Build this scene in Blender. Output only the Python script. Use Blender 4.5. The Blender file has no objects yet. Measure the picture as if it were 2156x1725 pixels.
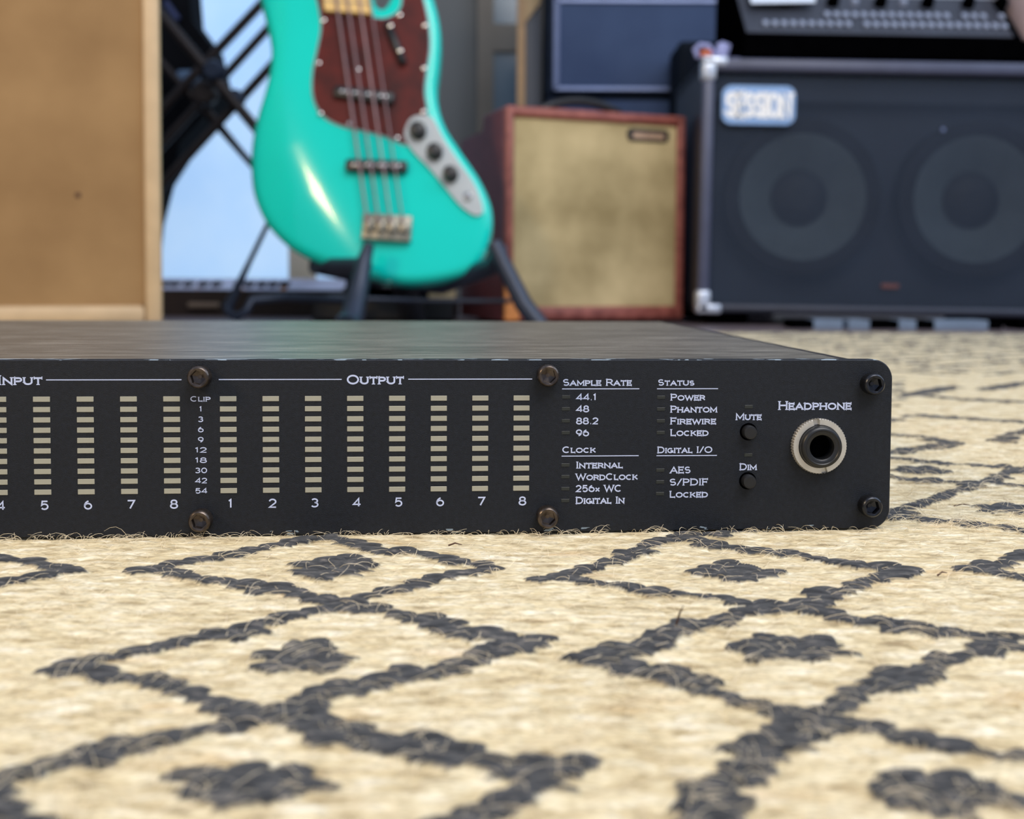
import bpy, bmesh, math, random
import numpy as np
from mathutils import Vector, Matrix
from mathutils.geometry import delaunay_2d_cdt

random.seed(7)
RNG = np.random.default_rng(11)
sc = bpy.context.scene
COL = sc.collection

# ------------------------------------------------------------------ camera
F, CAMH, PITCH, ROLL, PPY = 2150.0, 0.065, 0.0437, 0.00507, 679.0
cam_d = bpy.data.cameras.new('camera')
cam = bpy.data.objects.new('camera', cam_d)
COL.objects.link(cam)
sc.camera = cam
cam.location = (0, 0, CAMH)
RC = Matrix.Rotation(math.pi / 2 - PITCH, 3, 'X') @ Matrix.Rotation(ROLL, 3, 'Z')
cam.rotation_euler = RC.to_euler()
cam_d.sensor_fit = 'HORIZONTAL'
cam_d.sensor_width = 36.0
cam_d.lens = 36.0 * F / 2156
cam_d.shift_y = (PPY - 862.5) / 2156
cam_d.clip_start = 0.02
cam_d.clip_end = 60
cam_d.dof.use_dof = True
cam_d.dof.focus_distance = 0.258
cam_d.dof.aperture_fstop = cam_d.lens / 2.4


def at(px, py, Y):
    """world point that stands at distance Y along the room and lines up with a spot seen from the camera"""
    d = RC @ Vector(((px - 1078) / F, -(py - PPY) / F, -1))
    return Vector((0, 0, CAMH)) + d * (Y / d.y)


# ------------------------------------------------------------------ light and exposure
sc.view_settings.view_transform = 'Standard'
sc.view_settings.look = 'None'
sc.view_settings.gamma = 1
sc.view_settings.use_curve_mapping = False
sc.view_settings.exposure = 0.0
world = bpy.data.worlds.new('world')
sc.world = world
world.use_nodes = True
wn = world.node_tree.nodes
wl = world.node_tree.links
wn['Background'].inputs[0].default_value = (0.62, 0.74, 1.0, 1)
wn['Background'].inputs[1].default_value = 0.62


def area(name, loc, target, sx, sy, power, col):
    l = bpy.data.lights.new(name, 'AREA')
    l.shape = 'RECTANGLE'
    l.size, l.size_y, l.energy, l.color = sx, sy, power, col
    o = bpy.data.objects.new(name, l)
    COL.objects.link(o)
    o.location = loc
    o.rotation_euler = (Vector(target) - Vector(loc)).to_track_quat('-Z', 'Y').to_euler()
    return o


area('ceiling_softlight', (0.55, -0.35, 1.6), (0.0, 0.35, 0), 1.2, 1.2, 35, (1.0, 0.97, 0.95))
area('window_daylight', (2.3, 0.9, 1.5), (0.2, 1.4, 0.2), 2.0, 2.0, 27, (0.66, 0.8, 1.0))
area('warm_lamp', (-1.05, -0.2, 0.72), (-0.2, 1.45, 0.2), 0.22, 0.22, 9, (1.0, 0.74, 0.42))


# ------------------------------------------------------------------ materials
def lin(c):
    return tuple((v / 255 / 12.92) if v / 255 <= 0.04045 else ((v / 255 + 0.055) / 1.055) ** 2.4 for v in c)


def mat(name, rgb, rough=0.6, metal=0.0, var=0.12, scale=30.0, bump=0.0, bscale=None, coat=0.0,
        stretch=(1, 1, 1), rgb2=None, spec=0.5, emit=0.0):
    m = bpy.data.materials.new(name)
    m.use_nodes = True
    nt = m.node_tree
    n, l = nt.nodes, nt.links
    b = n['Principled BSDF']
    tc = n.new('ShaderNodeTexCoord')
    mp = n.new('ShaderNodeMapping')
    mp.inputs['Scale'].default_value = stretch
    l.new(tc.outputs['Object'], mp.inputs[0])
    nz = n.new('ShaderNodeTexNoise')
    nz.inputs['Scale'].default_value = scale
    nz.inputs['Detail'].default_value = 6
    l.new(mp.outputs[0], nz.inputs['Vector'])
    mx = n.new('ShaderNodeMix')
    mx.data_type = 'RGBA'
    a = lin(rgb)
    c1 = tuple(max(0, v * (1 - var)) for v in a)
    c2 = lin(rgb2) if rgb2 else tuple(min(1, v * (1 + var)) for v in a)
    mx.inputs['A'].default_value = (*c1, 1)
    mx.inputs['B'].default_value = (*c2, 1)
    rr = n.new('ShaderNodeMapRange')
    rr.inputs['From Min'].default_value = 0.3
    rr.inputs['From Max'].default_value = 0.7
    l.new(nz.outputs['Fac'], rr.inputs['Value'])
    l.new(rr.outputs[0], mx.inputs['Factor'])
    l.new(mx.outputs['Result'], b.inputs['Base Color'])
    b.inputs['Roughness'].default_value = rough
    b.inputs['Metallic'].default_value = metal
    b.inputs['Coat Weight'].default_value = coat
    b.inputs['Specular IOR Level'].default_value = spec
    if bump:
        nb = n.new('ShaderNodeTexNoise')
        nb.inputs['Scale'].default_value = bscale or scale * 4
        nb.inputs['Detail'].default_value = 4
        l.new(mp.outputs[0], nb.inputs['Vector'])
        bp = n.new('ShaderNodeBump')
        bp.inputs['Strength'].default_value = bump
        bp.inputs['Distance'].default_value = 0.0005
        l.new(nb.outputs['Fac'], bp.inputs['Height'])
        l.new(bp.outputs[0], b.inputs['Normal'])
    if emit:
        l.new(mx.outputs['Result'], b.inputs['Emission Color'])
        b.inputs['Emission Strength'].default_value = emit
    m['bsdf'] = b.name
    return m


M = {}
M['panel'] = mat('black_powder_coat', (19, 24, 33), 0.5, 0, 0.3, 900, 0.5, 5000, spec=.3)
M['led'] = mat('unlit_led_window', (166, 163, 146), 0.35, 0, 0.06, 300)
M['dim_led'] = mat('dark_led_window', (38, 42, 40), 0.4, 0, 0.15, 400)
M['print'] = mat('pale_screen_print', (196, 206, 236), 0.6, 0, 0.05, 800)
M['bronze'] = mat('worn_bronze_black_oxide', (74, 66, 62), 0.3, 0.85, 0.3, 500, rgb2=(104, 94, 88))
M['oxide'] = mat('black_oxide_steel', (52, 54, 60), 0.3, 0.85, 0.3, 500)
M['nickel'] = mat('brushed_nickel', (212, 208, 200), 0.4, 0.75, 0.08, 400)
M['blackplastic'] = mat('black_plastic', (22, 23, 26), 0.4, 0, 0.2, 200)
M['void'] = mat('deep_black', (3, 3, 4), 0.9, 0, 0.2, 50, spec=0.0)
M['chassis'] = mat('dark_painted_chassis', (46, 43, 42), 0.42, 0.3, 0.2, 100)
M['teal'] = mat('gloss_seafoam_paint', (0, 212, 198), 0.16, 0, 0.03, 3, coat=0.3, spec=.35)
M['tortoise'] = mat('tortoise_pickguard', (64, 12, 10), 0.45, 0, 0.3, 26, rgb2=(96, 24, 16), spec=.25)
M['guard_edge'] = mat('cream_guard_edge', (150, 170, 175), 0.4, 0, 0.05, 30)
M['chrome'] = mat('chrome', (190, 190, 190), 0.22, 1, 0.05, 50)
M['bridgemetal'] = mat('dull_bridge_metal', (140, 136, 124), 0.4, .8, 0.25, 60)
M['plate'] = mat('satin_control_plate', (160, 165, 165), 0.35, 0.75, 0.05, 40)
M['maple'] = mat('maple_fretboard', (226, 190, 120), 0.4, 0, 0.1, 40, stretch=(1, 1, .1))
M['string'] = mat('wound_steel_string', (146, 122, 126), 0.5, 0.3, 0.1, 100)
M['rubber'] = mat('black_rubber', (20, 24, 31), 0.6, 0, 0.2, 40)
M['standsteel'] = mat('blue_black_stand_steel', (42, 52, 70), 0.4, 0.3, 0.15, 30)
M['brownsteel'] = mat('brown_black_tube', (36, 27, 25), 0.45, 0.2, 0.25, 30)
M['wall'] = mat('grey_wall_paint', (118, 120, 118), 0.8, 0, 0.06, 2, 0.1, 60)
M['frame'] = mat('taupe_painted_frame', (120, 112, 100), 0.6, 0, 0.08, 10)
M['pane'] = mat('dull_blue_pane', (92, 112, 124), 0.15, 0, 0.15, 3)
M['floor'] = mat('dark_floor_boards', (112, 100, 104), 0.35, 0, 0.2, 6, 0.1, 40, stretch=(1, .1, 1))


def _glowpanel():
    m = mat('daylit_frosted_pane', (150, 196, 248), 0.4, 0, 0.12, 2.2, rgb2=(182, 210, 236), emit=0.85)  # emission stands in for daylight falling on a pale panel
    m.node_tree.nodes['Principled BSDF'].inputs['Specular IOR Level'].default_value = 0.2
    return m


M['skyglass'] = _glowpanel()


# ------------------------------------------------------------------ helpers
class MB:
    def __init__(s):
        s.v, s.f = [], []

    def add(s, vs, fs):
        k = len(s.v)
        s.v += [tuple(p) for p in vs]
        s.f += [tuple(i + k for i in f) for f in fs]
        return s

    def box(s, x0, x1, y0, y1, z0, z1):
        return s.add([(x, y, z) for x in (x0, x1) for y in (y0, y1) for z in (z0, z1)],
                     [(0, 1, 3, 2), (4, 6, 7, 5), (0, 4, 5, 1), (2, 3, 7, 6), (0, 2, 6, 4), (1, 5, 7, 3)])

    def rbox(s, x0, x1, y0, y1, z0, z1, r, seg=2):
        bm = bmesh.new()
        bmesh.ops.create_cube(bm, size=1)
        for v in bm.verts:
            v.co = ((x0 + x1) / 2 + v.co.x * (x1 - x0), (y0 + y1) / 2 + v.co.y * (y1 - y0), (z0 + z1) / 2 + v.co.z * (z1 - z0))
        bmesh.ops.bevel(bm, geom=bm.edges[:], offset=r, segments=seg, affect='EDGES', profile=0.5)
        bm.verts.index_update()
        s.add([v.co[:] for v in bm.verts], [[v.index for v in f.verts] for f in bm.faces])
        bm.free()
        return s

    def prism(s, poly, y0, y1, axis='y'):
        """outline in x,z pushed from y0 to y1 (axis x: outline in y,z)"""
        n = len(poly)
        g = (lambda a, b, c: (a, c, b)) if axis == 'y' else (lambda a, b, c: (c, a, b))
        vs = [g(a, b, y0) for a, b in poly] + [g(a, b, y1) for a, b in poly]
        fs = [tuple(range(n)), tuple(range(2 * n - 1, n - 1, -1))]
        fs += [(i, i + n, (i + 1) % n + n, (i + 1) % n) for i in range(n)]
        return s.add(vs, fs)

    def tube(s, pts, r, n=8, cap=True):
        pts = [Vector(p) for p in pts]
        rs = r if isinstance(r, (list, tuple)) else [r] * len(pts)
        vs, fs = [], []
        t0 = (pts[1] - pts[0]).normalized()
        up = Vector((0, 0, 1)) if abs(t0.z) < .9 else Vector((1, 0, 0))
        nx = t0.cross(up).normalized()
        for i, p in enumerate(pts):
            t = (pts[min(i + 1, len(pts) - 1)] - pts[max(i - 1, 0)]).normalized()
            nx = (nx - t * nx.dot(t)).normalized()
            ny = t.cross(nx)
            for k in range(n):
                a = 2 * math.pi * k / n
                vs.append(p + (nx * math.cos(a) + ny * math.sin(a)) * rs[i])
        for i in range(len(pts) - 1):
            for k in range(n):
                fs.append((i * n + k, i * n + (k + 1) % n, (i + 1) * n + (k + 1) % n, (i + 1) * n + k))
        if cap:
            fs.append(tuple(range(n - 1, -1, -1)))
            fs.append(tuple(range(len(vs) - n, len(vs))))
        return s.add(vs, fs)

    def rings(s, c, rad, n=36, close=True):
        """stack of rings about the local y axis at centre c; rad = list of (radius or function(angle), y)"""
        vs, fs = [], []
        for r, y in rad:
            for k in range(n):
                a = 2 * math.pi * k / n
                q = r(a) if callable(r) else r
                yy = y(a) if callable(y) else y
                vs.append((c[0] + q * math.cos(a), c[1] + yy, c[2] + q * math.sin(a)))
        for i in range(len(rad) - 1):
            for k in range(n):
                fs.append((i * n + k, (i + 1) * n + k, (i + 1) * n + (k + 1) % n, i * n + (k + 1) % n))
        if close:
            fs.append(tuple(len(vs) - n + k for k in range(n)))
        return s.add(vs, fs)

    def build(s, name, m, parent=None, smooth=0, loc=None):
        me = bpy.data.meshes.new(name)
        me.from_pydata(s.v, [], s.f)
        me.validate()
        me.update()
        if m:
            me.materials.append(M[m] if isinstance(m, str) else m)
        o = bpy.data.objects.new(name, me)
        COL.objects.link(o)
        if parent:
            o.parent = parent
        if loc:
            o.location = loc
        if smooth:
            for p in me.polygons:
                p.use_smooth = True
            if smooth < 180:
                me.set_sharp_from_angle(angle=math.radians(smooth))
        return o


def fixn(o):
    bm = bmesh.new()
    bm.from_mesh(o.data)
    bmesh.ops.recalc_face_normals(bm, faces=bm.faces)
    bm.to_mesh(o.data)
    bm.free()
    return o


def tag(o, label, cat, group=None, kind=None):
    o['label'] = label
    o['category'] = cat
    if group:
        o['group'] = group
    if kind:
        o['kind'] = kind
    return o


def thing(name, loc, label, cat, group=None, rz=0.0, ry=0.0):
    o = bpy.data.objects.new(name, None)
    COL.objects.link(o)
    o.location = loc
    o.rotation_euler = (0, ry, rz)
    o.empty_display_size = 0.02
    return tag(o, label, cat, group)


def plabel(o, t):
    o['label'] = t
    return o


def dup(o, loc, parent=None):
    c = o.copy()
    COL.objects.link(c)
    c.location = loc
    if parent:
        c.parent = parent
    return c


def circ(cx, cy, r, n=24, a0=0, a1=360):
    return [(cx + r * math.cos(math.radians(a0 + (a1 - a0) * k / n)), cy + r * math.sin(math.radians(a0 + (a1 - a0) * k / n)))
            for k in range(n + (0 if abs(a1 - a0) >= 360 else 1))]


def rrect(x0, x1, z0, z1, r, n=6):
    return (circ(x1 - r, z1 - r, r, n, 0, 90) + circ(x0 + r, z1 - r, r, n, 90, 180)
            + circ(x0 + r, z0 + r, r, n, 180, 270) + circ(x1 - r, z0 + r, r, n, 270, 360))


FLOOR = -0.008
# ------------------------------------------------------------------ the room
def structure(name, mb, m):
    o = mb.build(name, m)
    o['kind'] = 'structure'
    return o


structure('floor', MB().box(-3.2, 3.2, -1.5, 3.0, FLOOR - 0.05, FLOOR), 'floor')
BW = 2.9
wx = at(985, 300, BW).x
px0, px1 = at(345, 0, BW).x - 0.35, at(620, 0, BW).x + 0.12
structure('wall_back', MB().box(px1 + 0.05, 3.2, BW, BW + 0.1, FLOOR, 2.4).box(-3.2, px0 - 0.05, BW, BW + 0.1, FLOOR, 2.4)
          .box(px0 - 0.05, px1 + 0.05, BW, BW + 0.1, 1.5, 2.4), 'wall')
structure('wall_left', MB().box(-3.3, -3.2, -1.5, BW + 0.1, FLOOR, 2.4), 'wall')
structure('wall_right', MB().box(3.2, 3.3, -1.5, BW + 0.1, FLOOR, 2.4), 'wall')
# tall pale door, left; its panel glows to stand in for daylight on it
d1 = structure('door_1', MB().box(px0 - 0.05, px0, BW - 0.01, BW + 0.05, FLOOR, 1.5).box(px1, px1 + 0.05, BW - 0.01, BW + 0.05, FLOOR, 1.5)
               .box(px0, px1, BW - 0.01, BW + 0.05, 1.45, 1.5).box(px0, px1, BW - 0.01, BW + 0.05, FLOOR, 0.05), 'frame')
pn = MB().box(px0, px1, BW + 0.01, BW + 0.02, 0.05, 1.45).build('pane', 'skyglass', d1)
plabel(pn, 'bright pale blue pane')
# taupe window frame with two dull panes, to the right of the bass
fx0, fx1 = at(1006, 0, BW).x, at(1150, 0, BW).x
w1 = structure('window_1', MB().box(fx0, fx0 + 0.045, BW - 0.03, BW, 0.2, 1.2).box(fx1 - 0.04, fx1, BW - 0.03, BW, 0.2, 1.2)
               .box(fx0, fx1, BW - 0.026, BW, at(1050, 112, BW).z, at(1050, 55, BW).z)
               .box(fx0, fx1, BW - 0.026, BW, 0.2, at(1050, 300, BW).z), 'frame')
MB().box(fx0 + .045, fx1 - .04, BW - 0.012, BW - 0.006, at(1050, 300, BW).z, at(1050, 112, BW).z).build('pane', 'pane', w1)
MB().box(fx0 + .045, fx1 - .04, BW - 0.012, BW - 0.006, at(1050, 55, BW).z, 1.2).build('pane', 'pane', w1)
# ------------------------------------------------------------------ the rug
TRACED = [
  (2.2, [(-45.5, 251.3), (-52.2, 248.0), (-62.0, 239.9), (-70.1, 232.4), (-76.3, 225.7), (-82.7, 222.6)]),
  (2.0, [(-81.2, 222.7), (-74.9, 221.7), (-62.6, 215.9), (-52.3, 211.7), (-42.6, 206.7), (-34.4, 202.2)]),
  (2.3, [(-45.5, 251.3), (-42.0, 247.3), (-29.4, 240.5), (-17.4, 234.6), (-3.7, 228.9)]),
  (2.3, [(-3.7, 228.9), (-11.1, 221.0), (-20.9, 212.9), (-27.6, 206.3), (-34.3, 201.6)]),
  (2.3, [(-34.3, 201.6), (-40.3, 195.4), (-45.8, 189.1), (-53.0, 182.6), (-60.3, 178.1), (-66.9, 172.8), (-76.5, 167.9)]),
  (2.2, [(-76.5, 167.9), (-63.4, 163.8), (-54.2, 159.8), (-47.1, 155.7), (-40.3, 150.9), (-36.0, 148.4)]),
  (2.6, [(-34.3, 201.6), (-26.5, 197.9), (-16.4, 190.8), (-6.9, 183.7), (1.1, 180.2), (3.9, 181.0)]),
  (2.6, [(1.0, 179.0), (-6.4, 171.9), (-16.2, 165.4), (-23.6, 161.2), (-28.7, 157.4), (-34.6, 150.1)]),
  (2.4, [(-35.4, 149.8), (-43.9, 145.0), (-49.9, 141.8), (-54.5, 138.8), (-59.0, 135.1), (-63.9, 131.8), (-68.2, 127.9), (-63.0, 123.6), (-59.3, 120.8), (-51.4, 115.8)]),
  (3.0, [(-34.5, 149.8), (-28.1, 144.4), (-20.7, 141.4), (-11.9, 138.6), (-3.4, 135.1), (-0.8, 131.9), (8.1, 134.5)]),
  (3.2, [(4.8, 132.5), (3.8, 128.8), (-0.7, 122.7), (-5.9, 120.2), (-12.1, 114.2)]),
  (2.4, [(44.0, 257.3), (40.8, 254.9), (30.8, 243.0), (23.5, 234.5), (17.3, 225.5), (7.7, 218.8)]),
  (1.9, [(7.7, 218.1), (16.7, 218.3), (26.6, 213.0), (36.1, 209.3), (45.3, 205.3), (54.2, 200.1)]),
  (2.3, [(44.0, 257.3), (48.7, 249.0), (59.3, 243.5), (69.1, 237.4), (80.9, 230.4), (88.9, 224.9)]),
  (2.4, [(88.6, 224.2), (76.7, 218.3), (66.3, 209.8), (56.4, 201.0)]),
  (2.4, [(56.4, 201.0), (48.8, 199.4), (37.8, 191.9), (29.9, 185.8), (22.4, 178.8), (13.4, 170.8)]),
  (2.5, [(13.3, 170.4), (21.0, 167.2), (28.5, 164.2), (34.9, 157.4), (39.7, 153.9), (44.0, 149.5)]),
  (2.3, [(56.4, 201.0), (62.4, 197.3), (68.1, 193.2), (75.7, 189.0), (82.9, 184.8), (90.8, 181.7)]),
  (2.8, [(90.4, 181.0), (78.3, 174.4), (67.4, 167.8), (56.4, 159.5), (46.1, 150.4)]),
  (3.0, [(45.7, 149.1), (40.9, 144.7), (31.7, 135.0), (27.2, 129.0), (22.8, 121.8), (18.6, 112.6)]),
  (2.2, [(45.7, 149.1), (51.6, 145.6), (57.1, 141.7), (63.0, 139.6), (68.4, 136.8), (74.0, 132.6)]),
  (2.3, [(103.9, 277.8), (114.3, 289.6), (124.2, 301.2), (136.8, 313.7), (150.5, 327.4), (163.4, 338.0), (176.2, 348.5), (187.8, 356.8)]),
  (2.3, [(100.8, 281.1), (103.9, 277.8), (111.9, 275.2), (119.1, 272.6), (123.7, 268.5), (130.5, 266.1), (137.2, 259.7)]),
  (2.2, [(118.2, 339.3), (125.7, 334.6), (134.2, 330.8), (140.9, 327.9), (148.5, 327.3)]),
  (2.2, [(132.1, 379.5), (139.4, 371.6), (147.6, 364.1), (158.2, 358.7), (166.6, 358.1), (177.6, 351.2)]),
  (2.0, [(153.2, 329.0), (158.4, 323.8), (166.4, 315.9)]),
  (3.4, [(150.1, 431.7), (159.9, 426.7), (169.8, 419.4), (176.1, 406.2), (159.2, 393.1), (144.5, 385.1), (132.1, 379.5)]),
  (3.6, [(199.6, 412.9), (220.4, 436.7), (236.2, 449.8)]),
  (3.6, [(175.3, 491.7), (182.9, 488.5), (196.4, 485.7), (210.2, 477.9), (236.0, 467.7), (252.7, 460.7)]),
  (5.0, [(195.3, 548.1), (210.1, 561.9), (236.8, 586.4), (269.4, 621.4)]),
  (4.0, [(233.5, 569.7), (249.4, 554.7), (273.6, 543.0)]),
  (5.0, [(282.9, 606.1), (324.1, 643.8), (355.3, 666.4)]),
]
DOTS = [
  (-39.5,226.8,9.1,8.8),
  (-35.8,172.1,8.3,7.6),
  (-34.5,127.8,9.6,6.1),
  (50.3,225.6,9.2,7.8),
  (49.5,178.1,10.1,6.8),
  (55.9,127.0,9.1,6.0),
  (140.9,348.1,9.9,6.6),
  (142.6,289.2,10.0,6.1),
]

def seg_dist(P, A, B):
    A, B = np.array(A), np.array(B)
    d = B - A
    t = np.clip(((P - A) @ d) / max(d @ d, 1e-9), 0, 1)
    return np.linalg.norm(P - (A + t[:, None] * d), axis=1)


ROWC = np.array([20, 76, 127, 175, 226, 285, 345] + [410 + 63 * k for k in range(16)], float)
ROWB = np.concatenate([[-8], (ROWC[1:] + ROWC[:-1]) / 2, [ROWC[-1] + 31]])


def dark_at(P):
    """signed amount by which a point of the weave (mm) lies inside the dyed pattern"""
    x, y0 = P[:, 0], P[:, 1]
    y = np.where(x < -84, y0 + 7, y0)
    i = np.clip(np.searchsorted(ROWB, y) - 1, 0, len(ROWC) - 1)
    hh = (ROWB[i + 1] - ROWB[i]) / 2
    yc = (ROWB[i + 1] + ROWB[i]) / 2
    xs = np.where(x < -84, x + 14, np.where((x > 97.5) & (y0 < 258), x - 8, x))
    kk = np.round((xs - 51) / 88.5)
    kk = np.where(x < -84, np.minimum(kk, -2), np.where((x > 97.5) & (y0 < 258), np.maximum(kk, 1), kk))
    cx = kk * 88.5 + 51
    cx = cx + (x - xs)
    jx = 2 * np.sin(i * 2.3)
    dx, dy = np.abs(x - cx - jx * .5), np.abs(y - yc)
    a = dx / 42 + dy / hh
    ln = np.abs(a - 1) / np.sqrt((1 / 42) ** 2 + (1 / hh) ** 2)
    lat = 2.5 - ln
    b = dx / 10.5 + dy / 8.0
    lat = np.maximum(lat, (1 - b) * 5)
    y = y0
    traced = np.full(len(P), -99.0)
    for w, pts in TRACED:
        pts = np.array(pts)
        m = (x > pts[:, 0].min() - 9) & (x < pts[:, 0].max() + 9) & (y > pts[:, 1].min() - 9) & (y < pts[:, 1].max() + 9)
        if not m.any():
            continue
        Q = P[m]
        d = np.full(len(Q), 99.0)
        for k in range(len(pts) - 1):
            d = np.minimum(d, seg_dist(Q, pts[k], pts[k + 1]))
        traced[m] = np.maximum(traced[m], w * 1.18 - d)
    for cx_, cy_, rx, ry in DOTS:
        q = (1 - np.sqrt(((x - cx_) / rx) ** 2 + ((y - cy_) / ry) ** 2)) * ry
        traced = np.maximum(traced, q)
    intr = ((x > -84) & (x < 97.5) & (y < 258)) | ((x > 97.5) & (x < 212) & (y > 253) & (y < 442)) | ((y > 440) & (y < 700) & (x > 0.385 * y))
    return np.where(intr, traced, lat)


def vnoise(x, y, s, seed=0):
    r = np.random.default_rng(seed).random((256, 256))
    u, v = x / s, y / s
    i, j = np.floor(u).astype(int), np.floor(v).astype(int)
    a, b = u - i, v - j
    a, b = a * a * (3 - 2 * a), b * b * (3 - 2 * b)
    g = lambda p, q: r[p % 256, q % 256]
    return (g(i, j) * (1 - a) + g(i + 1, j) * a) * (1 - b) + (g(i, j + 1) * (1 - a) + g(i + 1, j + 1) * a) * b


SX, SY = 7.2, 3.1


def weave(x, y):
    """height (mm), dye amount 0..1 and stitch tint for points of the rug in mm"""
    yy = y + (vnoise(x, y, 40, 3) - .5) * 3 + (vnoise(x, y, 9, 5) - .5) * 1.2
    xx = x + (vnoise(x, y, 13, 8) - .5) * 5
    best = np.full(x.shape, -9.0)
    dk = np.zeros(x.shape)
    tint = np.zeros(x.shape)
    j0 = np.floor(yy / SY)
    for dj in (-1, 0, 1):
        j = j0 + dj
        off = (np.mod(j, 2) * .5 + np.sin(j * 1.7) * .12) * SX
        i = np.round((xx - off) / SX)
        cx, cy = i * SX + off, (j + .5) * SY
        h1 = np.mod(np.sin(i * 127.1 + j * 311.7) * 43758.5453, 1)
        h2 = np.mod(np.sin(i * 269.5 + j * 183.3) * 43758.5453, 1)
        dx, dy = xx - cx, yy - cy
        tilt = np.where(np.mod(j, 2) < 1, .13, -.1) + (h1 - .5) * .22
        dy = dy - tilt * dx
        lx, ly = SX * (.56 + .16 * h2), SY * (.74 + .2 * h1)
        q = 1 - (dx / lx) ** 2 - (dy / ly) ** 2
        P = np.stack([(cx - (xx - x)).ravel() * .75 + .25 * x.ravel(), (cy - (yy - y)).ravel() * .75 + y.ravel() * .25], 1)
        d = dark_at(P).reshape(x.shape)
        isd = d > (h1 - .5) * .9
        h = np.sqrt(np.clip(q, 0, 1)) * (0.75 + .5 * h2) + np.where(isd, .22, 0) + (h1 - .5) * .2 + np.minimum(q, 0) * .6
        up = h > best
        best = np.where(up, h, best)
        dk = np.where(up, isd * 1.0, dk)
        tint = np.where(up, h2, tint)
    best = np.clip(best, -.4, 2)
    h = best * np.where(dk > .5, 1.15, .62)
    h = h + (vnoise(x, y, 30, 9) - .5) * .7
    return h, dk, tint


def rug_patch(x0, x1, y0, y1, st, lower=0.0):
    xs = np.arange(x0, x1 + st * .5, st)
    ys = np.arange(y0, y1 + st * .5, st)
    X, Y = np.meshgrid(xs, ys)
    H, Dk, Tn = weave(X, Y)
    z = (H - 1.0) - lower
    # pressed down under the rack unit
    c, s = math.cos(.065), math.sin(.065)
    v = -(X) * s + (Y - 257.8) * c
    u = X * c + (Y - 257.8) * s
    under = (v > -.5) & (v < 236) & (u < 99.5) & (u > -390)
    z = np.where(under, np.minimum(z, -.25), z)
    nx, ny = len(xs), len(ys)
    V = np.stack([X.ravel(), Y.ravel(), z.ravel()], 1) / 1000
    a = (np.arange(ny - 1)[:, None] * nx + np.arange(nx - 1)[None, :]).ravel()
    Fc = np.stack([a, a + 1, a + nx + 1, a + nx], 1)
    return V, Fc, Dk.ravel(), Tn.ravel()


def rug_material():
    m = bpy.data.materials.new('woven_jute')
    m.use_nodes = True
    n, l = m.node_tree.nodes, m.node_tree.links
    b = n['Principled BSDF']
    tc = n.new('ShaderNodeTexCoord')
    mp = n.new('ShaderNodeMapping')
    mp.inputs['Scale'].default_value = (0.33, 1, 1)
    l.new(tc.outputs['Object'], mp.inputs[0])

    def noise(s, d=3, src=mp):
        q = n.new('ShaderNodeTexNoise')
        q.inputs['Scale'].default_value = s
        q.inputs['Detail'].default_value = d
        l.new(src.outputs[0 if src is mp else 'Object'], q.inputs['Vector'])
        return q.outputs['Fac']

    def ramp(src, stops):
        r = n.new('ShaderNodeValToRGB')
        r.color_ramp.elements[0].position, r.color_ramp.elements[0].color = stops[0][0], (*lin(stops[0][1]), 1)
        r.color_ramp.elements[1].position, r.color_ramp.elements[1].color = stops[-1][0], (*lin(stops[-1][1]), 1)
        for p, c in stops[1:-1]:
            e = r.color_ramp.elements.new(p)
            e.color = (*lin(c), 1)
        l.new(src, r.inputs[0])
        return r.outputs[0]

    def mix(f, a, c, mode='MIX'):
        q = n.new('ShaderNodeMix')
        q.data_type = 'RGBA'
        q.blend_type = mode
        if isinstance(f, float):
            q.inputs['Factor'].default_value = f
        else:
            l.new(f, q.inputs['Factor'])
        l.new(a, q.inputs['A'])
        l.new(c, q.inputs['B'])
        return q.outputs['Result']

    def attr(nm):
        q = n.new('ShaderNodeAttribute')
        q.attribute_name = nm
        return q.outputs['Fac']

    beige = ramp(noise(420, 5), [(.3, (170, 154, 122)), (.42, (214, 200, 166)), (.55, (228, 217, 186)), (.7, (246, 241, 224))])
    fine = ramp(noise(1800, 4), [(.3, (160, 154, 140)), (.5, (235, 233, 228)), (.7, (255, 255, 255))])
    beige = mix(.7, beige, fine, 'MULTIPLY')
    tint = ramp(attr('tint'), [(0, (222, 212, 192)), (.5, (252, 246, 232)), (1, (255, 255, 255))])
    beige = mix(.6, beige, tint, 'MULTIPLY')
    rust = ramp(noise(90, 2), [(.62, (255, 255, 255)), (.78, (238, 205, 170))])
    beige = mix(.5, beige, rust, 'MULTIPLY')
    dark = ramp(noise(900, 5), [(.3, (36, 37, 40)), (.55, (58, 60, 63)), (.78, (124, 118, 112))])
    col = mix(attr('dye'), beige, dark)
    l.new(col, b.inputs['Base Color'])
    b.inputs['Roughness'].default_value = 0.9
    b.inputs['Specular IOR Level'].default_value = 0.15
    b.inputs['Sheen Weight'].default_value = 0.15
    bp = n.new('ShaderNodeBump')
    bp.inputs['Strength'].default_value = 0.9
    bp.inputs['Distance'].default_value = 0.0007
    l.new(noise(800, 5), bp.inputs['Height'])
    l.new(bp.outputs[0], b.inputs['Normal'])
    return m


M['jute'] = rug_material()
M['fibre'] = mat('loose_jute_fibre', (236, 220, 188), 0.8, 0, 0.2, 500)
M['darkfibre'] = mat('dark_debris', (70, 44, 32), 0.8, 0, 0.2, 300)


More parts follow.
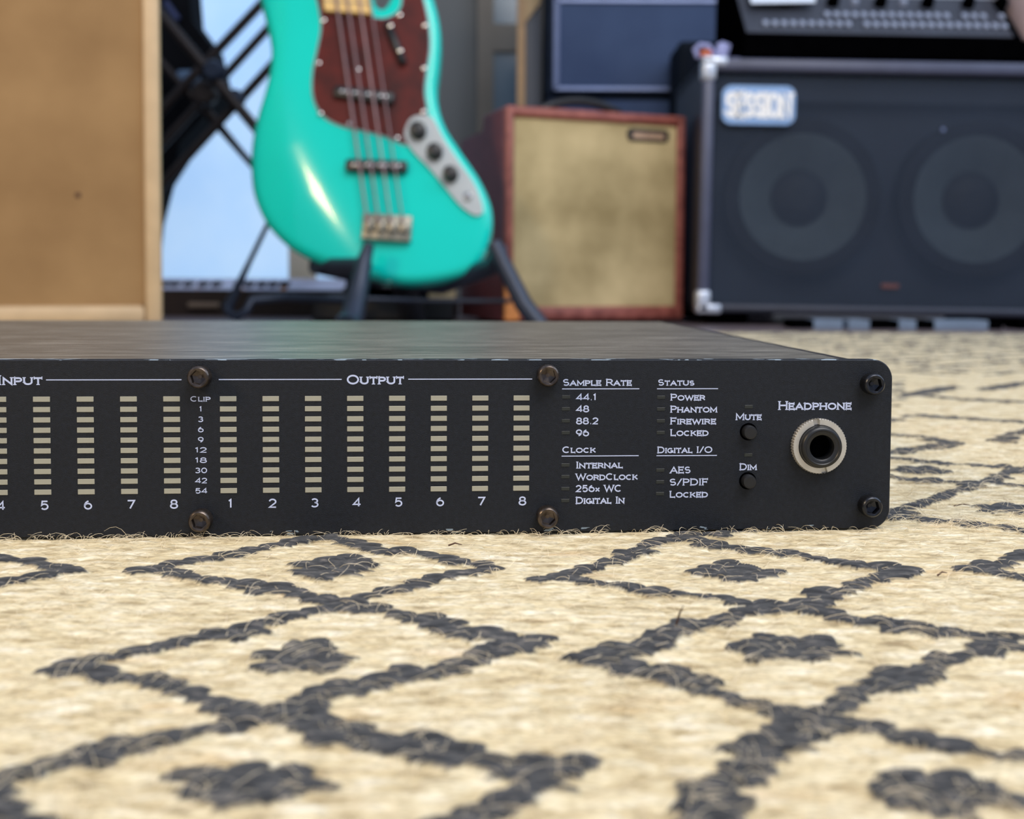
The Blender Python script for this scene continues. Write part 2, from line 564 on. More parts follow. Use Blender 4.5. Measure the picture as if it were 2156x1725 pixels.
def make_rug():
    patches = [rug_patch(-150, 215, 84, 262, .5), rug_patch(-150, 345, 262, 460, .75, .04),
               rug_patch(-420, -150, 84, 460, 2.2, .1), rug_patch(215, 460, 84, 262, 2.2, .1), rug_patch(345, 600, 262, 460, 2.2, .1),
               rug_patch(-700, 950, 460, 1262, 2.2, .06), rug_patch(-420, 460, -60, 84, 2.2, .1)]
    Vs, Fs, Ds, Ts, k = [], [], [], [], 0
    for V, Fc, D, T in patches:
        Vs.append(V)
        Fs.append(Fc + k)
        Ds.append(D)
        Ts.append(T)
        k += len(V)
    V, Fc = np.concatenate(Vs), np.concatenate(Fs)
    me = bpy.data.meshes.new('rug')
    me.vertices.add(len(V))
    me.vertices.foreach_set('co', V.astype(np.float32).ravel())
    me.loops.add(len(Fc) * 4)
    me.loops.foreach_set('vertex_index', Fc.astype(np.int32).ravel())
    me.polygons.add(len(Fc))
    me.polygons.foreach_set('loop_start', np.arange(0, len(Fc) * 4, 4, dtype=np.int32))
    me.polygons.foreach_set('use_smooth', np.ones(len(Fc), bool))
    me.update(calc_edges=True)
    for nm, arr in (('dye', np.concatenate(Ds)), ('tint', np.concatenate(Ts))):
        a = me.attributes.new(nm, 'FLOAT', 'POINT')
        a.data.foreach_set('value', arr.astype(np.float32))
    me.materials.append(M['jute'])
    o = bpy.data.objects.new('rug', me)
    COL.objects.link(o)
    return tag(o, 'flat woven beige jute rug with charcoal diamond pattern, under the black rack unit', 'rug')


rug = make_rug()
rug_base = MB().box(-.7, .95, -.06, 1.262, FLOOR, -.0022).build('backing', 'fibre', rug)


def fibres():
    mb = MB()

    def hair(x, y, z, L, lift, ang, curl, r):
        pts, a, p = [], ang, Vector((x, y, z))
        e = lift
        for k in range(6):
            pts.append(p.copy())
            p = p + Vector((math.cos(a) * math.cos(e), math.sin(a) * math.cos(e), math.sin(e))) * (L / 5)
            a += curl
            e -= lift * .42 + random.uniform(-.1, .1)
            if p.z < z * .3:
                p.z = z * .3
        mb.tube(pts, [r, r, r, r * .9, r * .8, r * .4], 3, cap=False)

    for _ in range(4200):
        y = 85 + 200 * random.random() ** 1.1
        x = random.uniform(-.52, .56) * y
        if y > 256 and x < 100:
            continue
        hair(x / 1000, y / 1000, 0.0001, random.uniform(.002, .0075), random.uniform(.05, .7), random.uniform(0, 6.28),
             random.uniform(-.35, .35), random.uniform(.00003, .00006))
    for _ in range(1300):
        y = random.uniform(258, 470)
        x = random.uniform(101, min(330, .56 * y))
        hair(x / 1000, y / 1000, 0.0001, random.uniform(.003, .009), random.uniform(.05, .8), random.uniform(0, 6.28),
             random.uniform(-.35, .35), random.uniform(.00004, .00007))
    for _ in range(360):    # along the foot of the unit, where they catch the light
        u = random.uniform(-150, 99)
        k = random.random()
        x, y = u * .998, 257.8 + u * .065 - random.uniform(.4, 5)
        hair(x / 1000, y / 1000, 0.0, random.uniform(.002, .0055) + (.003 if k > .93 else 0), random.uniform(.3, 1.2), random.uniform(0, 6.28),
             random.uniform(-.3, .3), random.uniform(.00003, .00005))
    o = mb.build('loose_fibres', 'fibre', rug, smooth=180)
    o['kind'] = 'stuff'
    plabel(o, 'fine pale fibres standing off the weave')


fibres()
for px, py, L, a in ((1424, 1322, .0035, 1.2), (1973, 1218, .0022, .2), (2008, 1070, .005, -.3), (944, 1154, .004, -.6)):
    g = at(px, py, 1) - Vector((0, 0, CAMH))
    p = Vector((0, 0, CAMH)) + g * (CAMH / -g.z)
    t = MB().tube([p + Vector((0, 0, .0006)), p + Vector((math.cos(a) * L * .5, 0, .0012 + max(0, math.sin(a)) * L * .5)),
                   p + Vector((math.cos(a) * L, 0, .0008 + max(0, math.sin(a)) * L))], [.00022, .0002, .00008], 5).build('fleck', 'darkfibre', rug)

# ------------------------------------------------------------------ rack unit
TH, DP = 0.06503, 0.2578
rack = thing('rack_audio_interface', (0, DP, 0), 'black rack mount audio unit with rows of level meters, lying on the beige rug', 'audio unit', rz=TH)
mm = 0.001


def panel_material():
    m = M['panel']
    n, l = m.node_tree.nodes, m.node_tree.links
    b = n['Principled BSDF']
    src = b.inputs['Base Color'].links[0].from_socket
    tc = n.new('ShaderNodeTexCoord')
    sp = n.new('ShaderNodeSeparateXYZ')
    l.new(tc.outputs['Object'], sp.inputs[0])
    mp = n.new('ShaderNodeMapping')
    mp.inputs['Scale'].default_value = (1, 3, 3)
    l.new(tc.outputs['Object'], mp.inputs[0])
    nz = n.new('ShaderNodeTexNoise')
    nz.inputs['Scale'].default_value = 170
    nz.inputs['Detail'].default_value = 5
    l.new(mp.outputs[0], nz.inputs['Vector'])

    def mth(op, a, c, d=None):
        q = n.new('ShaderNodeMath')
        q.operation = op
        for i, v in enumerate((a, c)):
            if isinstance(v, (int, float)):
                q.inputs[i].default_value = v
            else:
                l.new(v, q.inputs[i])
        return q.outputs[0]
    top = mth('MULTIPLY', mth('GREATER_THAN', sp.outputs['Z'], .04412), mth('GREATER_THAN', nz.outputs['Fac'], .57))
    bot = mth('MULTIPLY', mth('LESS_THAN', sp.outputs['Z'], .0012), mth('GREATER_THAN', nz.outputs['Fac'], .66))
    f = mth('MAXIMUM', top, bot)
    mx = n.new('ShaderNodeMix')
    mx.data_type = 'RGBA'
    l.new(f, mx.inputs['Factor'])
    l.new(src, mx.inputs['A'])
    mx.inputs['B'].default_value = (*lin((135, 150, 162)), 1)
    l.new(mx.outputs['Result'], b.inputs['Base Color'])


panel_material()


def panel_plate():
    poly = rrect(-.3835, .0991, 0.0, .0443, .0052, 10)
    mb = MB()
    n = len(poly)
    cx, cz = -.1422, .02215
    inset = rrect(-.3835 + .0003, .0991 - .0003, 0.0003, .0443 - .0003, .0049, 10)
    vs = [(a, 0.0, b) for a, b in inset] + [(a, .0003, b) for a, b in poly] + [(a, .003, b) for a, b in poly]
    fs = [tuple(range(n))[::-1]]
    for k in range(2):
        fs += [(k * n + i, k * n + (i + 1) % n, (k + 1) * n + (i + 1) % n, (k + 1) * n + i) for i in range(n)]
    fs.append(tuple(2 * n + i for i in range(n)))
    mb.add(vs, fs)
    o = mb.build('front_panel', 'panel', rack)
    return fixn(o)


panel_plate()
MB().rbox(-.378, .0935, .003, .2325, .0006, .0434, .0006, 2).build('chassis', 'chassis', rack)


def lid_material():
    m = mat('scuffed_grey_lid', (84, 81, 74), 0.4, 0.15, 0.18, 25, stretch=(1, 6, 1))
    n, l = m.node_tree.nodes, m.node_tree.links
    b = n['Principled BSDF']
    src = b.inputs['Base Color'].links[0].from_socket
    tc = n.new('ShaderNodeTexCoord')
    acc = None
    for k, (rot, s, th, sy) in enumerate(((0.02, 16, .665, 70), (-.18, 20, .67, 50), (.5, 26, .70, 40), (-1.0, 24, .70, 34), (.05, 40, .64, 60))):
        mp = n.new('ShaderNodeMapping')
        mp.inputs['Rotation'].default_value = (0, 0, rot)
        mp.inputs['Location'].default_value = (k * 3.1, k, 0)
        mp.inputs['Scale'].default_value = (1, sy, 1)
        l.new(tc.outputs['Object'], mp.inputs[0])
        nz = n.new('ShaderNodeTexNoise')
        nz.inputs['Scale'].default_value = s
        nz.inputs['Detail'].default_value = 3
        nz.inputs['Distortion'].default_value = .6
        l.new(mp.outputs[0], nz.inputs['Vector'])
        r = n.new('ShaderNodeMapRange')
        r.inputs['From Min'].default_value = th - .05
        r.inputs['From Max'].default_value = th + .03
        l.new(nz.outputs['Fac'], r.inputs['Value'])
        if acc is None:
            acc = r.outputs[0]
        else:
            q = n.new('ShaderNodeMath')
            q.operation = 'MAXIMUM'
            l.new(acc, q.inputs[0])
            l.new(r.outputs[0], q.inputs[1])
            acc = q.outputs[0]
    mx = n.new('ShaderNodeMix')
    mx.data_type = 'RGBA'
    l.new(acc, mx.inputs['Factor'])
    l.new(src, mx.inputs['A'])
    mx.inputs['B'].default_value = (*lin((176, 172, 162)), 1)
    l.new(mx.outputs['Result'], b.inputs['Base Color'])
    return m


M['lid'] = lid_material()
plabel(MB().rbox(-.371, .0872, .0036, .2318, .0434, .0441, .0002, 1).build('lid', 'lid', rack), 'scuffed dark grey lid')

# level meters: eight input and eight output columns of ten
led_mb = MB().rbox(-.00203, .00203, -.00012, .0002, -.00064, .00064, .00006, 1)
led0 = None
COLS = [-115.9555 - 11.0 * 0 + 10.469 * (k - 4) * 1.0 for k in range(8)]
COLS = COLS + [-70.741 + 10.469 * k for k in range(8)]
ROWS = [34.52 - 23.07 / 9 * k for k in range(10)]
for u in COLS:
    for v in ROWS:
        if led0 is None:
            led0 = led_mb.build('level_led', 'led', rack, loc=(u * mm, 0, v * mm))
        else:
            dup(led0, (u * mm, 0, v * mm))
st0 = None
sm = MB().rbox(-.00105, .00105, -.0001, .0002, -.00042, .00042, .00005, 1)
STAT = [(13.87, v) for v in (34.75, 31.7, 28.65, 25.6, 17.3, 14.3, 11.2, 8.15)] + [(38.35, v) for v in (34.6, 31.55, 28.5, 25.5, 15.8, 12.75, 9.7)] + [(61.2, 32.1), (61.3, 19.6)]
for u, v in STAT:
    if st0 is None:
        st0 = sm.build('status_led', 'dim_led', rack, loc=(u * mm, 0, v * mm))
    else:
        dup(st0, (u * mm, 0, v * mm))


def hexr(R):
    def f(a):
        a = (a + math.radians(14)) % (math.pi / 3) - math.pi / 6
        return R * math.cos(math.pi / 6) / math.cos(a)
    return f


def screw(u, v, m, lab=None):
    kn = lambda R: (lambda a: R + .00005 * math.cos(a * 24))
    mb = MB().rings((0, 0, 0), [(kn(.00275), .0001), (kn(.0028), -.0022), (.00265, -.0029), (.0023, -.0032), (.002, -.0032), (hexr(.0019), -.0031),
                                (hexr(.0018), -.0014), (.0005, -.001)], 72)
    o = mb.build('cap_screw', m, rack, smooth=40, loc=(u * mm, 0, v * mm))
    fixn(o)
    if lab:
        plabel(o, lab)
    return o


sb = screw(-77.4, 40.1, 'bronze', 'bronze tinted socket screw')
for u, v in ((-77.4, 4.35), (9.1, 40.4), (9.2, 4.35)):
    plabel(dup(sb, (u * mm, 0, v * mm)), 'bronze tinted socket screw')
so = screw(93.2, 38.1, 'oxide')
for u, v in ((93.2, 6.34), (-377.6, 38.1), (-377.6, 6.34)):
    dup(so, (u * mm, 0, v * mm))

# headphone socket
def nutr(R):
    return lambda a: R + .00012 * math.cos(a * 60)


def noty(y):
    def f(a):
        d = math.degrees(a)
        return y + (.0009 if min(abs(d - 99), abs(d - 281)) < 6.5 else 0)
    return f


nut = MB().rings((0, 0, 0), [(nutr(.0070), .0001), (nutr(.0071), -.0016), (.00695, noty(-.0019)), (.0056, noty(-.0019)), (.0055, .0)], 240, close=False)
nut = fixn(nut.build('socket_nut', 'nickel', rack, smooth=35, loc=(79.45 * mm, 0, 22.0 * mm)))
plabel(nut, 'knurled nickel ring nut')
bush = MB().rings((0, 0, 0), [(.0055, .0), (.00545, -.0024), (.0052, -.0034), (.0047, -.0038), (.0044, -.0038), (.0042, -.0036), (.0036, -.0036),
                              (.0032, -.0033), (.0031, -.0002)], 72)
plabel(fixn(bush.build('headphone_socket', 'blackplastic', rack, smooth=40, loc=(79.45 * mm, 0, 22.0 * mm))), 'black plastic socket collar')
MB().rings((79.45 * mm, 0, 22.0 * mm), [(.0031, -.0004)], 48).build('socket_hole', 'void', rack)

for v in (25.65, 12.9):
    MB().rings((61.2 * mm, 0, v * mm), [(.00225, -.00006)], 40).build('button_hole', 'void', rack)
    b_ = MB().rings((0, 0, 0), [(.0018, 0), (.00178, -.0018), (.0016, -.0021), (.0012, -.00215)], 40)
    fixn(b_.build('push_button', 'blackplastic', rack, smooth=40, loc=(61.2 * mm, 0, v * mm)))

# ---- lettering: single-line strokes with small end serifs
def arc(cx, cy, rx, ry, a0, a1, n=14):
    return [(cx + rx * math.cos(math.radians(a0 + (a1 - a0) * k / n)), cy + ry * math.sin(math.radians(a0 + (a1 - a0) * k / n))) for k in range(n + 1)]


G = {  # glyph: (advance width, strokes)
 'A': (1.0, [[(.04, 0), (.5, 1), (.96, 0)], [(.2, .33), (.8, .33)]]),
 'B': (.82, [[(.1, 0), (.1, 1)], [(.1, 1)] + arc(.5, .76, .24, .24, 90, -90, 8) + [(.1, .52)], [(.5, .52)] + arc(.52, .26, .27, .26, 90, -90, 8) + [(.1, 0)]]),
 'C': (.98, [arc(.5, .5, .44, .5, 48, 312, 22)]),
 'D': (.98, [[(.1, 0), (.1, 1)], [(.1, 1)] + arc(.45, .5, .45, .5, 90, -90, 16) + [(.1, 0)]]),
 'E': (.78, [[(.1, 0), (.1, 1)], [(.1, 1), (.72, 1)], [(.1, .52), (.6, .52)], [(.1, 0), (.74, 0)]]),
 'F': (.74, [[(.1, 0), (.1, 1)], [(.1, 1), (.7, 1)], [(.1, .5), (.58, .5)]]),
 'G': (1.0, [arc(.5, .5, .44, .5, 48, 330, 22), [(.6, .42), (.93, .42), (.93, .12)]]),
 'H': (.96, [[(.1, 0), (.1, 1)], [(.86, 0), (.86, 1)], [(.1, .52), (.86, .52)]]),
 'I': (.28, [[(.14, 0), (.14, 1)]]),
 'K': (.88, [[(.1, 0), (.1, 1)], [(.8, 1), (.1, .36)], [(.34, .58), (.84, 0)]]),
 'L': (.72, [[(.1, 1), (.1, 0), (.68, 0)]]),
 'M': (1.14, [[(.1, 0), (.1, 1), (.57, .2), (1.04, 1), (1.04, 0)]]),
 'N': (1.0, [[(.1, 0), (.1, 1), (.9, 0), (.9, 1)]]),
 'O': (1.08, [arc(.54, .5, .47, .5, 0, 360, 28)]),
 'P': (.82, [[(.1, 0), (.1, 1)], [(.1, 1)] + arc(.48, .73, .28, .27, 90, -90, 9) + [(.1, .46)]]),
 'R': (.88, [[(.1, 0), (.1, 1)], [(.1, 1)] + arc(.5, .74, .27, .26, 90, -90, 9) + [(.1, .48)], [(.48, .48), (.84, 0)]]),
 'S': (.8, [arc(.4, .74, .3, .26, 35, 250, 12) + arc(.4, .27, .32, .27, 70, -145, 12)]),
 'T': (.84, [[(.42, 0), (.42, 1)], [(.03, 1), (.81, 1)]]),
 'U': (.96, [[(.1, 1), (.1, .36)] + arc(.48, .36, .38, .36, 180, 360, 14) + [(.86, 1)]]),
 'W': (1.34, [[(.04, 1), (.36, 0), (.67, .92), (.98, 0), (1.3, 1)]]),
 'X': (.9, [[(.08, 1), (.82, 0)], [(.82, 1), (.08, 0)]]),
 '0': (.84, [arc(.42, .5, .35, .5, 0, 360, 24)]),
 '1': (.42, [[(.06, .84), (.26, 1), (.26, 0)]]),
 '2': (.78, [arc(.38, .7, .31, .3, 170, -30, 12) + [(.08, 0), (.72, 0)]]),
 '3': (.78, [arc(.36, .76, .28, .24, 150, -90, 12), arc(.36, .27, .32, .27, 90, -150, 12)]),
 '4': (.84, [[(.62, 0), (.62, 1), (.06, .26), (.82, .26)]]),
 '5': (.78, [[(.68, 1), (.18, 1), (.12, .52)] + arc(.38, .33, .32, .33, 120, -145, 14)]),
 '6': (.82, [arc(.42, .34, .34, .34, 0, 360, 20), arc(.6, .36, .52, .64, 104, 180, 10)]),
 '7': (.76, [[(.06, 1), (.7, 1), (.28, 0)]]),
 '8': (.8, [arc(.4, .76, .27, .24, 0, 360, 18), arc(.4, .27, .33, .27, 0, 360, 20)]),
 '9': (.82, [arc(.4, .66, .34, .34, 0, 360, 20), arc(.22, .64, .52, .64, -76, 0, 10)]),
 '.': (.3, [[(.11, .05), (.19, .05)]]),
 '/': (.62, [[(.04, -.1), (.58, 1.1)]]),
 ' ': (.42, []),
}
SERIF = set('ABCDEFGHIKLMNPRSTUWXZ')


def ribbon(mb, pts, t, y, close=False):
    P = [Vector(p) for p in pts]
    n = len(P)
    for i in range(n - 1):
        a, b = P[i], P[i + 1]
        d = (b - a)
        if d.length < 1e-9:
            continue
        d.normalize()
    L = []
    for i in range(n):
        if i == 0:
            d0 = d1 = (P[1] - P[0]).normalized()
            if close:
                d0 = (P[-1] - P[-2]).normalized()
        elif i == n - 1:
            d0 = d1 = (P[-1] - P[-2]).normalized()
            if close:
                d1 = (P[1] - P[0]).normalized()
        else:
            d0, d1 = (P[i] - P[i - 1]).normalized(), (P[i + 1] - P[i]).normalized()
        n0 = Vector((-d0.y, d0.x))
        n1 = Vector((-d1.y, d1.x))
        m_ = (n0 + n1)
        m_ = m_.normalized() if m_.length > 1e-6 else n0
        k = 1 / max(.45, m_.dot(n0))
        L.append((P[i] + m_ * t / 2 * k, P[i] - m_ * t / 2 * k))
    vs, fs = [], []
    for a, b in L:
        vs += [(a.x, y, a.y), (b.x, y, b.y)]
    for i in range(n - 1):
        fs.append((2 * i, 2 * i + 1, 2 * i + 3, 2 * i + 2))
    mb.add(vs, fs)


def text_mesh(txt, u0, u1, v0, cap, small=.8, thick=.178, gap=.1, y=-.00004):
    """lettering from u0 to u1 (mm), baseline v0, capitals cap mm tall; lower-case letters become small capitals"""
    items, x = [], 0.0
    for ch in txt:
        s = small if ch.islower() else 1.0
        w, st = G[ch.upper()]
        items.append((ch, x, s, st))
        x += w * s + gap
    tot = x - gap
    kx = (u1 - u0) / tot
    t = thick * cap
    mb = MB()
    k = 0
    for ch, x, s, st in items:
        for stroke in st:
            k += 1
            yy = y - k * 2e-8
            pts = []
            for a, b in stroke:
                zz = b * s * cap
                zz = zz * (1 - t / (s * cap)) + t / 2    # keep the ink inside the letter height
                pts.append((u0 + (x + a * s) * kx, v0 + zz))
            closed = abs(pts[0][0] - pts[-1][0]) < 1e-6 and abs(pts[0][1] - pts[-1][1]) < 1e-6
            ribbon(mb, [(a * mm, b * mm) for a, b in pts], t * mm, y, closed)
            if ch.upper() in SERIF and not closed:
                ends = [(pts[0], pts[1]), (pts[-1], pts[-2])]
                for e, q in ends:
                    d = Vector((e[0] - q[0], e[1] - q[1])).normalized()
                    if abs(d.y) > .75 and not ch.upper() in 'C':
                        ribbon(mb, [((e[0] - t * .95) * mm, (e[1] + d.y * t * .25) * mm), ((e[0] + t * .95) * mm, (e[1] + d.y * t * .25) * mm)], t * .5 * mm, y - 1e-7)
                    elif abs(d.x) > .9:
                        ribbon(mb, [((e[0]) * mm, (e[1] - t * .9) * mm), ((e[0]) * mm, (e[1] + t * .9) * mm)], t * .5 * mm, y - 1e-7)
    return mb


def letter(txt, u0, u1, v0, cap, **k):
    o = text_mesh(txt, u0, u1, v0, cap, **k).build('lettering', 'print', rack)
    return o


def rule(u0, u1, v, h=.24):
    MB().box(u0 * mm, u1 * mm, -.00004, 0.0001, (v - h / 2) * mm, (v + h / 2) * mm).build('printed_line', 'print', rack)


letter('Input', -126.3, -115.7, 38.05, 2.4)
rule(-114.8, -82.1, 39.3)
rule(-159.8, -127.6, 39.3)
letter('Output', -41.4, -27.2, 38.05, 2.45)
rule(-73.0, -42.7, 39.33)
rule(-26.1, 5.2, 39.35)
letter('Clip', -79.95, -75.05, 33.85, 1.35, small=.86, thick=.17)
for k, s in enumerate(('1', '3', '6', '9', '12', '18', '30', '42', '54')):
    w = 1.35 if len(s) == 1 else 2.95
    if s == '1':
        w = .6
    c = -77.5
    letter(s, c - w / 2, c + w / 2, ROWS[k + 1] - .68, 1.4, thick=.17)
for k, u in enumerate(COLS):
    w = 1.0 if k % 8 == 0 else 1.95
    letter(str(k % 8 + 1), u + .35 - w / 2, u + .35 + w / 2, 7.0, 2.35, thick=.16)
letter('Sample Rate', 13.05, 30.7, 37.6, 1.75)
rule(12.85, 32.7, 36.82, .22)
letter('44.1', 16.5, 21.6, 33.8, 1.8)
letter('48', 16.5, 19.8, 30.8, 1.8)
letter('88.2', 16.5, 22.2, 27.7, 1.8)
letter('96', 16.5, 19.8, 24.65, 1.8)
letter('Clock', 13.05, 21.6, 20.4, 1.7)
rule(12.85, 32.7, 19.6, .22)
letter('Internal', 16.6, 28.6, 16.4, 1.78)
letter('WordClock', 16.55, 32.5, 13.35, 1.78)
letter('256x WC', 16.55, 28.4, 10.3, 1.85, small=.68)
letter('Digital In', 16.6, 29.1, 7.25, 1.85)
letter('Status', 37.5, 46.9, 37.6, 1.65)
rule(37.25, 53.1, 36.8, .22)
letter('Power', 40.8, 49.75, 33.75, 1.75)
letter('Phantom', 40.8, 52.9, 30.65, 1.8)
letter('Firewire', 40.8, 52.7, 27.6, 1.8)
letter('Locked', 40.85, 50.75, 24.6, 1.8)
letter('Digital I/O', 37.55, 51.8, 20.2, 1.7)
rule(37.3, 53.05, 19.55, .22)
letter('AES', 40.9, 46.2, 14.95, 1.75)
letter('S/PDIF', 40.8, 50.8, 11.8, 1.8)
letter('Locked', 40.85, 50.8, 8.65, 1.8)
letter('Mute', 57.85, 64.6, 28.65, 1.8)
letter('Dim', 59.05, 63.5, 15.65, 1.8)
letter('Headphone', 69.0, 88.3, 31.25, 2.3)
# ------------------------------------------------------------------ grille cloths
def cloth_mat(name, rgb, rgb2, dots, blotch, wear=0.5):
    m = mat(name, rgb, 0.85, 0, .1, blotch, 0.25, dots, rgb2=rgb2, spec=.2)
    n, l = m.node_tree.nodes, m.node_tree.links
    b = n['Principled BSDF']
    src = b.inputs['Base Color'].links[0].from_socket
    tc = n.new('ShaderNodeTexCoord')
    ws = []
    for d in ('X', 'Z'):
        w = n.new('ShaderNodeTexWave')
        w.bands_direction = d
        w.inputs['Scale'].default_value = dots / 6.28
        w.inputs['Distortion'].default_value = 1.0
        l.new(tc.outputs['Object'], w.inputs['Vector'])
        ws.append(w.outputs['Fac'])
    q = n.new('ShaderNodeMath')
    q.operation = 'MULTIPLY'
    l.new(ws[0], q.inputs[0])
    l.new(ws[1], q.inputs[1])
    mx = n.new('ShaderNodeMix')
    mx.data_type = 'RGBA'
    mx.blend_type = 'MULTIPLY'
    mx.inputs['Factor'].default_value = wear
    l.new(src, mx.inputs['A'])
    r = n.new('ShaderNodeValToRGB')
    r.color_ramp.elements[0].color = (.6, .6, .6, 1)
    l.new(q.outputs[0], r.inputs[0])
    l.new(r.outputs[0], mx.inputs['B'])
    l.new(mx.outputs['Result'], b.inputs['Base Color'])
    return m


M['tan_cloth'] = cloth_mat('tan_woven_grille', (150, 118, 80), (162, 130, 90), 900, 9, .3)
M['cream_vinyl'] = mat('cream_textured_vinyl', (196, 170, 134), .55, 0, .08, 30, .3, 500)
M['wheat_cloth'] = cloth_mat('wheat_woven_grille', (160, 142, 100), (212, 192, 146), 700, 9, .35)
M['oxblood'] = mat('oxblood_vinyl', (132, 66, 58), .5, 0, .25, 60, .3, 400, rgb2=(160, 92, 80))
M['darkox'] = mat('dark_oxblood_vinyl', (126, 62, 62), .6, 0, .2, 40)
M['orangewood'] = mat('bare_orange_wood', (205, 130, 66), .6, 0, .15, 40)
M['black_vinyl'] = mat('black_textured_vinyl', (30, 33, 42), .5, 0, .2, 60, .3, 500)
M['navy_vinyl'] = mat('black_carpet_cabinet', (24, 34, 50), .7, 0, .2, 40, spec=.15)
M['grey_edge'] = mat('worn_cabinet_edge', (74, 78, 100), .4, 0, .1, 30)
M['metal_corner'] = mat('bright_metal_corner', (205, 212, 225), .3, .6, .08, 60)
M['badge'] = mat('silver_badge', (136, 168, 210), .35, .35, .05, 40)
M['badge_letter'] = mat('white_badge_letter', (250, 250, 250), .4, 0, .03, 40)
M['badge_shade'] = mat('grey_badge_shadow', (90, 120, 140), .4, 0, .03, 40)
M['blue_cloth'] = cloth_mat('blue_black_cloth', (66, 82, 116), (76, 94, 128), 600, 6, .4)
M['piping'] = mat('silver_piping', (128, 142, 180), .35, .3, .08, 30)
M['cone'] = mat('grey_paper_cone', (104, 118, 124), .7, 0, .1, 30)
M['coneedge'] = mat('black_cone_surround', (20, 20, 24), .8, 0, .1, 30)
M['baffle'] = mat('baffle_board', (62, 70, 84), .7, 0, .1, 10)


def thin_grille():
    m = mat('see_through_black_grille', (54, 64, 80), .8, 0, .1, 8, .3, 700, spec=.2)
    n, l = m.node_tree.nodes, m.node_tree.links
    out = n['Material Output']
    tr = n.new('ShaderNodeBsdfTransparent')
    ms = n.new('ShaderNodeMixShader')
    ms.inputs[0].default_value = .6
    l.new(n['Principled BSDF'].outputs[0], ms.inputs[1])
    l.new(tr.outputs[0], ms.inputs[2])
    l.new(ms.outputs[0], out.inputs['Surface'])
    return m


M['grille'] = thin_grille()

# ------------------------------------------------------------------ tall tan amplifier, left
Y0 = 1.30
xr = at(340, 400, Y0).x
xg = at(307, 400, Y0).x
zb = at(300, 643, Y0).z
W_, H_ = .58, .78
CY = math.radians(19.5)
t = thing('speaker_cabinet', (xr - W_ / 2 * math.cos(CY), Y0 - W_ / 2 * math.sin(CY), FLOOR), 'tall tan cloth fronted speaker cabinet with cream vinyl edges, left of the turquoise bass', 'speaker cabinet', rz=CY)
L, R_ = -W_ / 2, W_ / 2
g = (xr - xg) / math.cos(CY)
z0 = zb - FLOOR
MB().rbox(L, R_, .012, .28, .012, H_, .008).build('cabinet', 'cream_vinyl', t, smooth=40)
MB().rbox(R_ - g, R_, -.004, .02, .012, H_, .006).build('frame_side', 'cream_vinyl', t, smooth=40)
MB().rbox(L, L + g, -.004, .02, .012, H_, .006).build('frame_side', 'cream_vinyl', t, smooth=40)
MB().rbox(L + g, R_ - g, -.004, .02, .012, z0, .006).build('frame_rail', 'cream_vinyl', t, smooth=40)
MB().rbox(L + g, R_ - g, -.004, .02, H_ - .02, H_, .006).build('frame_rail', 'cream_vinyl', t, smooth=40)
MB().box(L + g, R_ - g, .004, .012, z0, H_ - .02).build('grille_cloth', 'tan_cloth', t)
for sx in (-1, 1):
    MB().rbox(sx * .25 - .02, sx * .25 + .02, .02, .06, 0, .014, .003).build('foot', 'rubber', t)
    MB().rbox(sx * .25 - .02, sx * .25 + .02, .22, .26, 0, .014, .003).build('foot', 'rubber', t)
MB().rings((R_ - .098, .004, at(182, 415, Y0).z - FLOOR), [(.0035, 0), (.002, -.001)], 12).build('stain', 'darkfibre', t)

# ------------------------------------------------------------------ crossed keyboard stands
def rel(t, p):
    return p - t.location


def xstand(Y, bars, name, label, r=.011, m='brownsteel'):
    base = at(bars[0][0][0], 585, Y)
    t = thing(name, (base.x, Y, FLOOR), label, 'stand', group='folding stands by the daylit door')
    for a, b, rr, dy in bars:
        MB().tube([rel(t, at(a[0], a[1], Y + dy)), rel(t, at(b[0], b[1], Y + dy))], rr, 10).build('tube', m, t, smooth=50)
    return t


YS = 2.15
s1 = xstand(YS, [((101, 652), (610, 96), .0095, 0), ((300, -17), (857, 652), .0112, -.03), ((420, 209), (775, 652), .006, .03)],
            'keyboard_stand', 'lower dark crossed tube folding stand, nearest the tan cabinet')
s2 = xstand(YS + .1, [((28, 650), (620, -2), .0095, 0), ((-55, 650), (620, -66), .0105, .03), ((330, 120), (560, 380), .008, .05)],
            'keyboard_stand', 'upper dark crossed tube folding stand against the daylit door')
j = at(452, 150, YS - .03)
o = MB().rings((0, 0, 0), [(.022, .02), (.022, -.012), (.016, -.02), (.0, -.02)], 20).build('pivot_bolt', 'standsteel', s1, smooth=40, loc=rel(s1, j))
o = MB().rings((0, 0, 0), [(.016, .02), (.016, -.01), (.010, -.016), (.0, -.016)], 20).build('pivot_bolt', 'standsteel', s1, smooth=40, loc=rel(s1, at(497, 205, YS - .02)))
o = MB().rings((0, 0, 0), [(.026, .02), (.026, -.004), (.02, -.01), (.0, -.01)], 20).build('clutch_plate', 'brownsteel', s1, smooth=40, loc=rel(s1, at(430, 195, YS)))

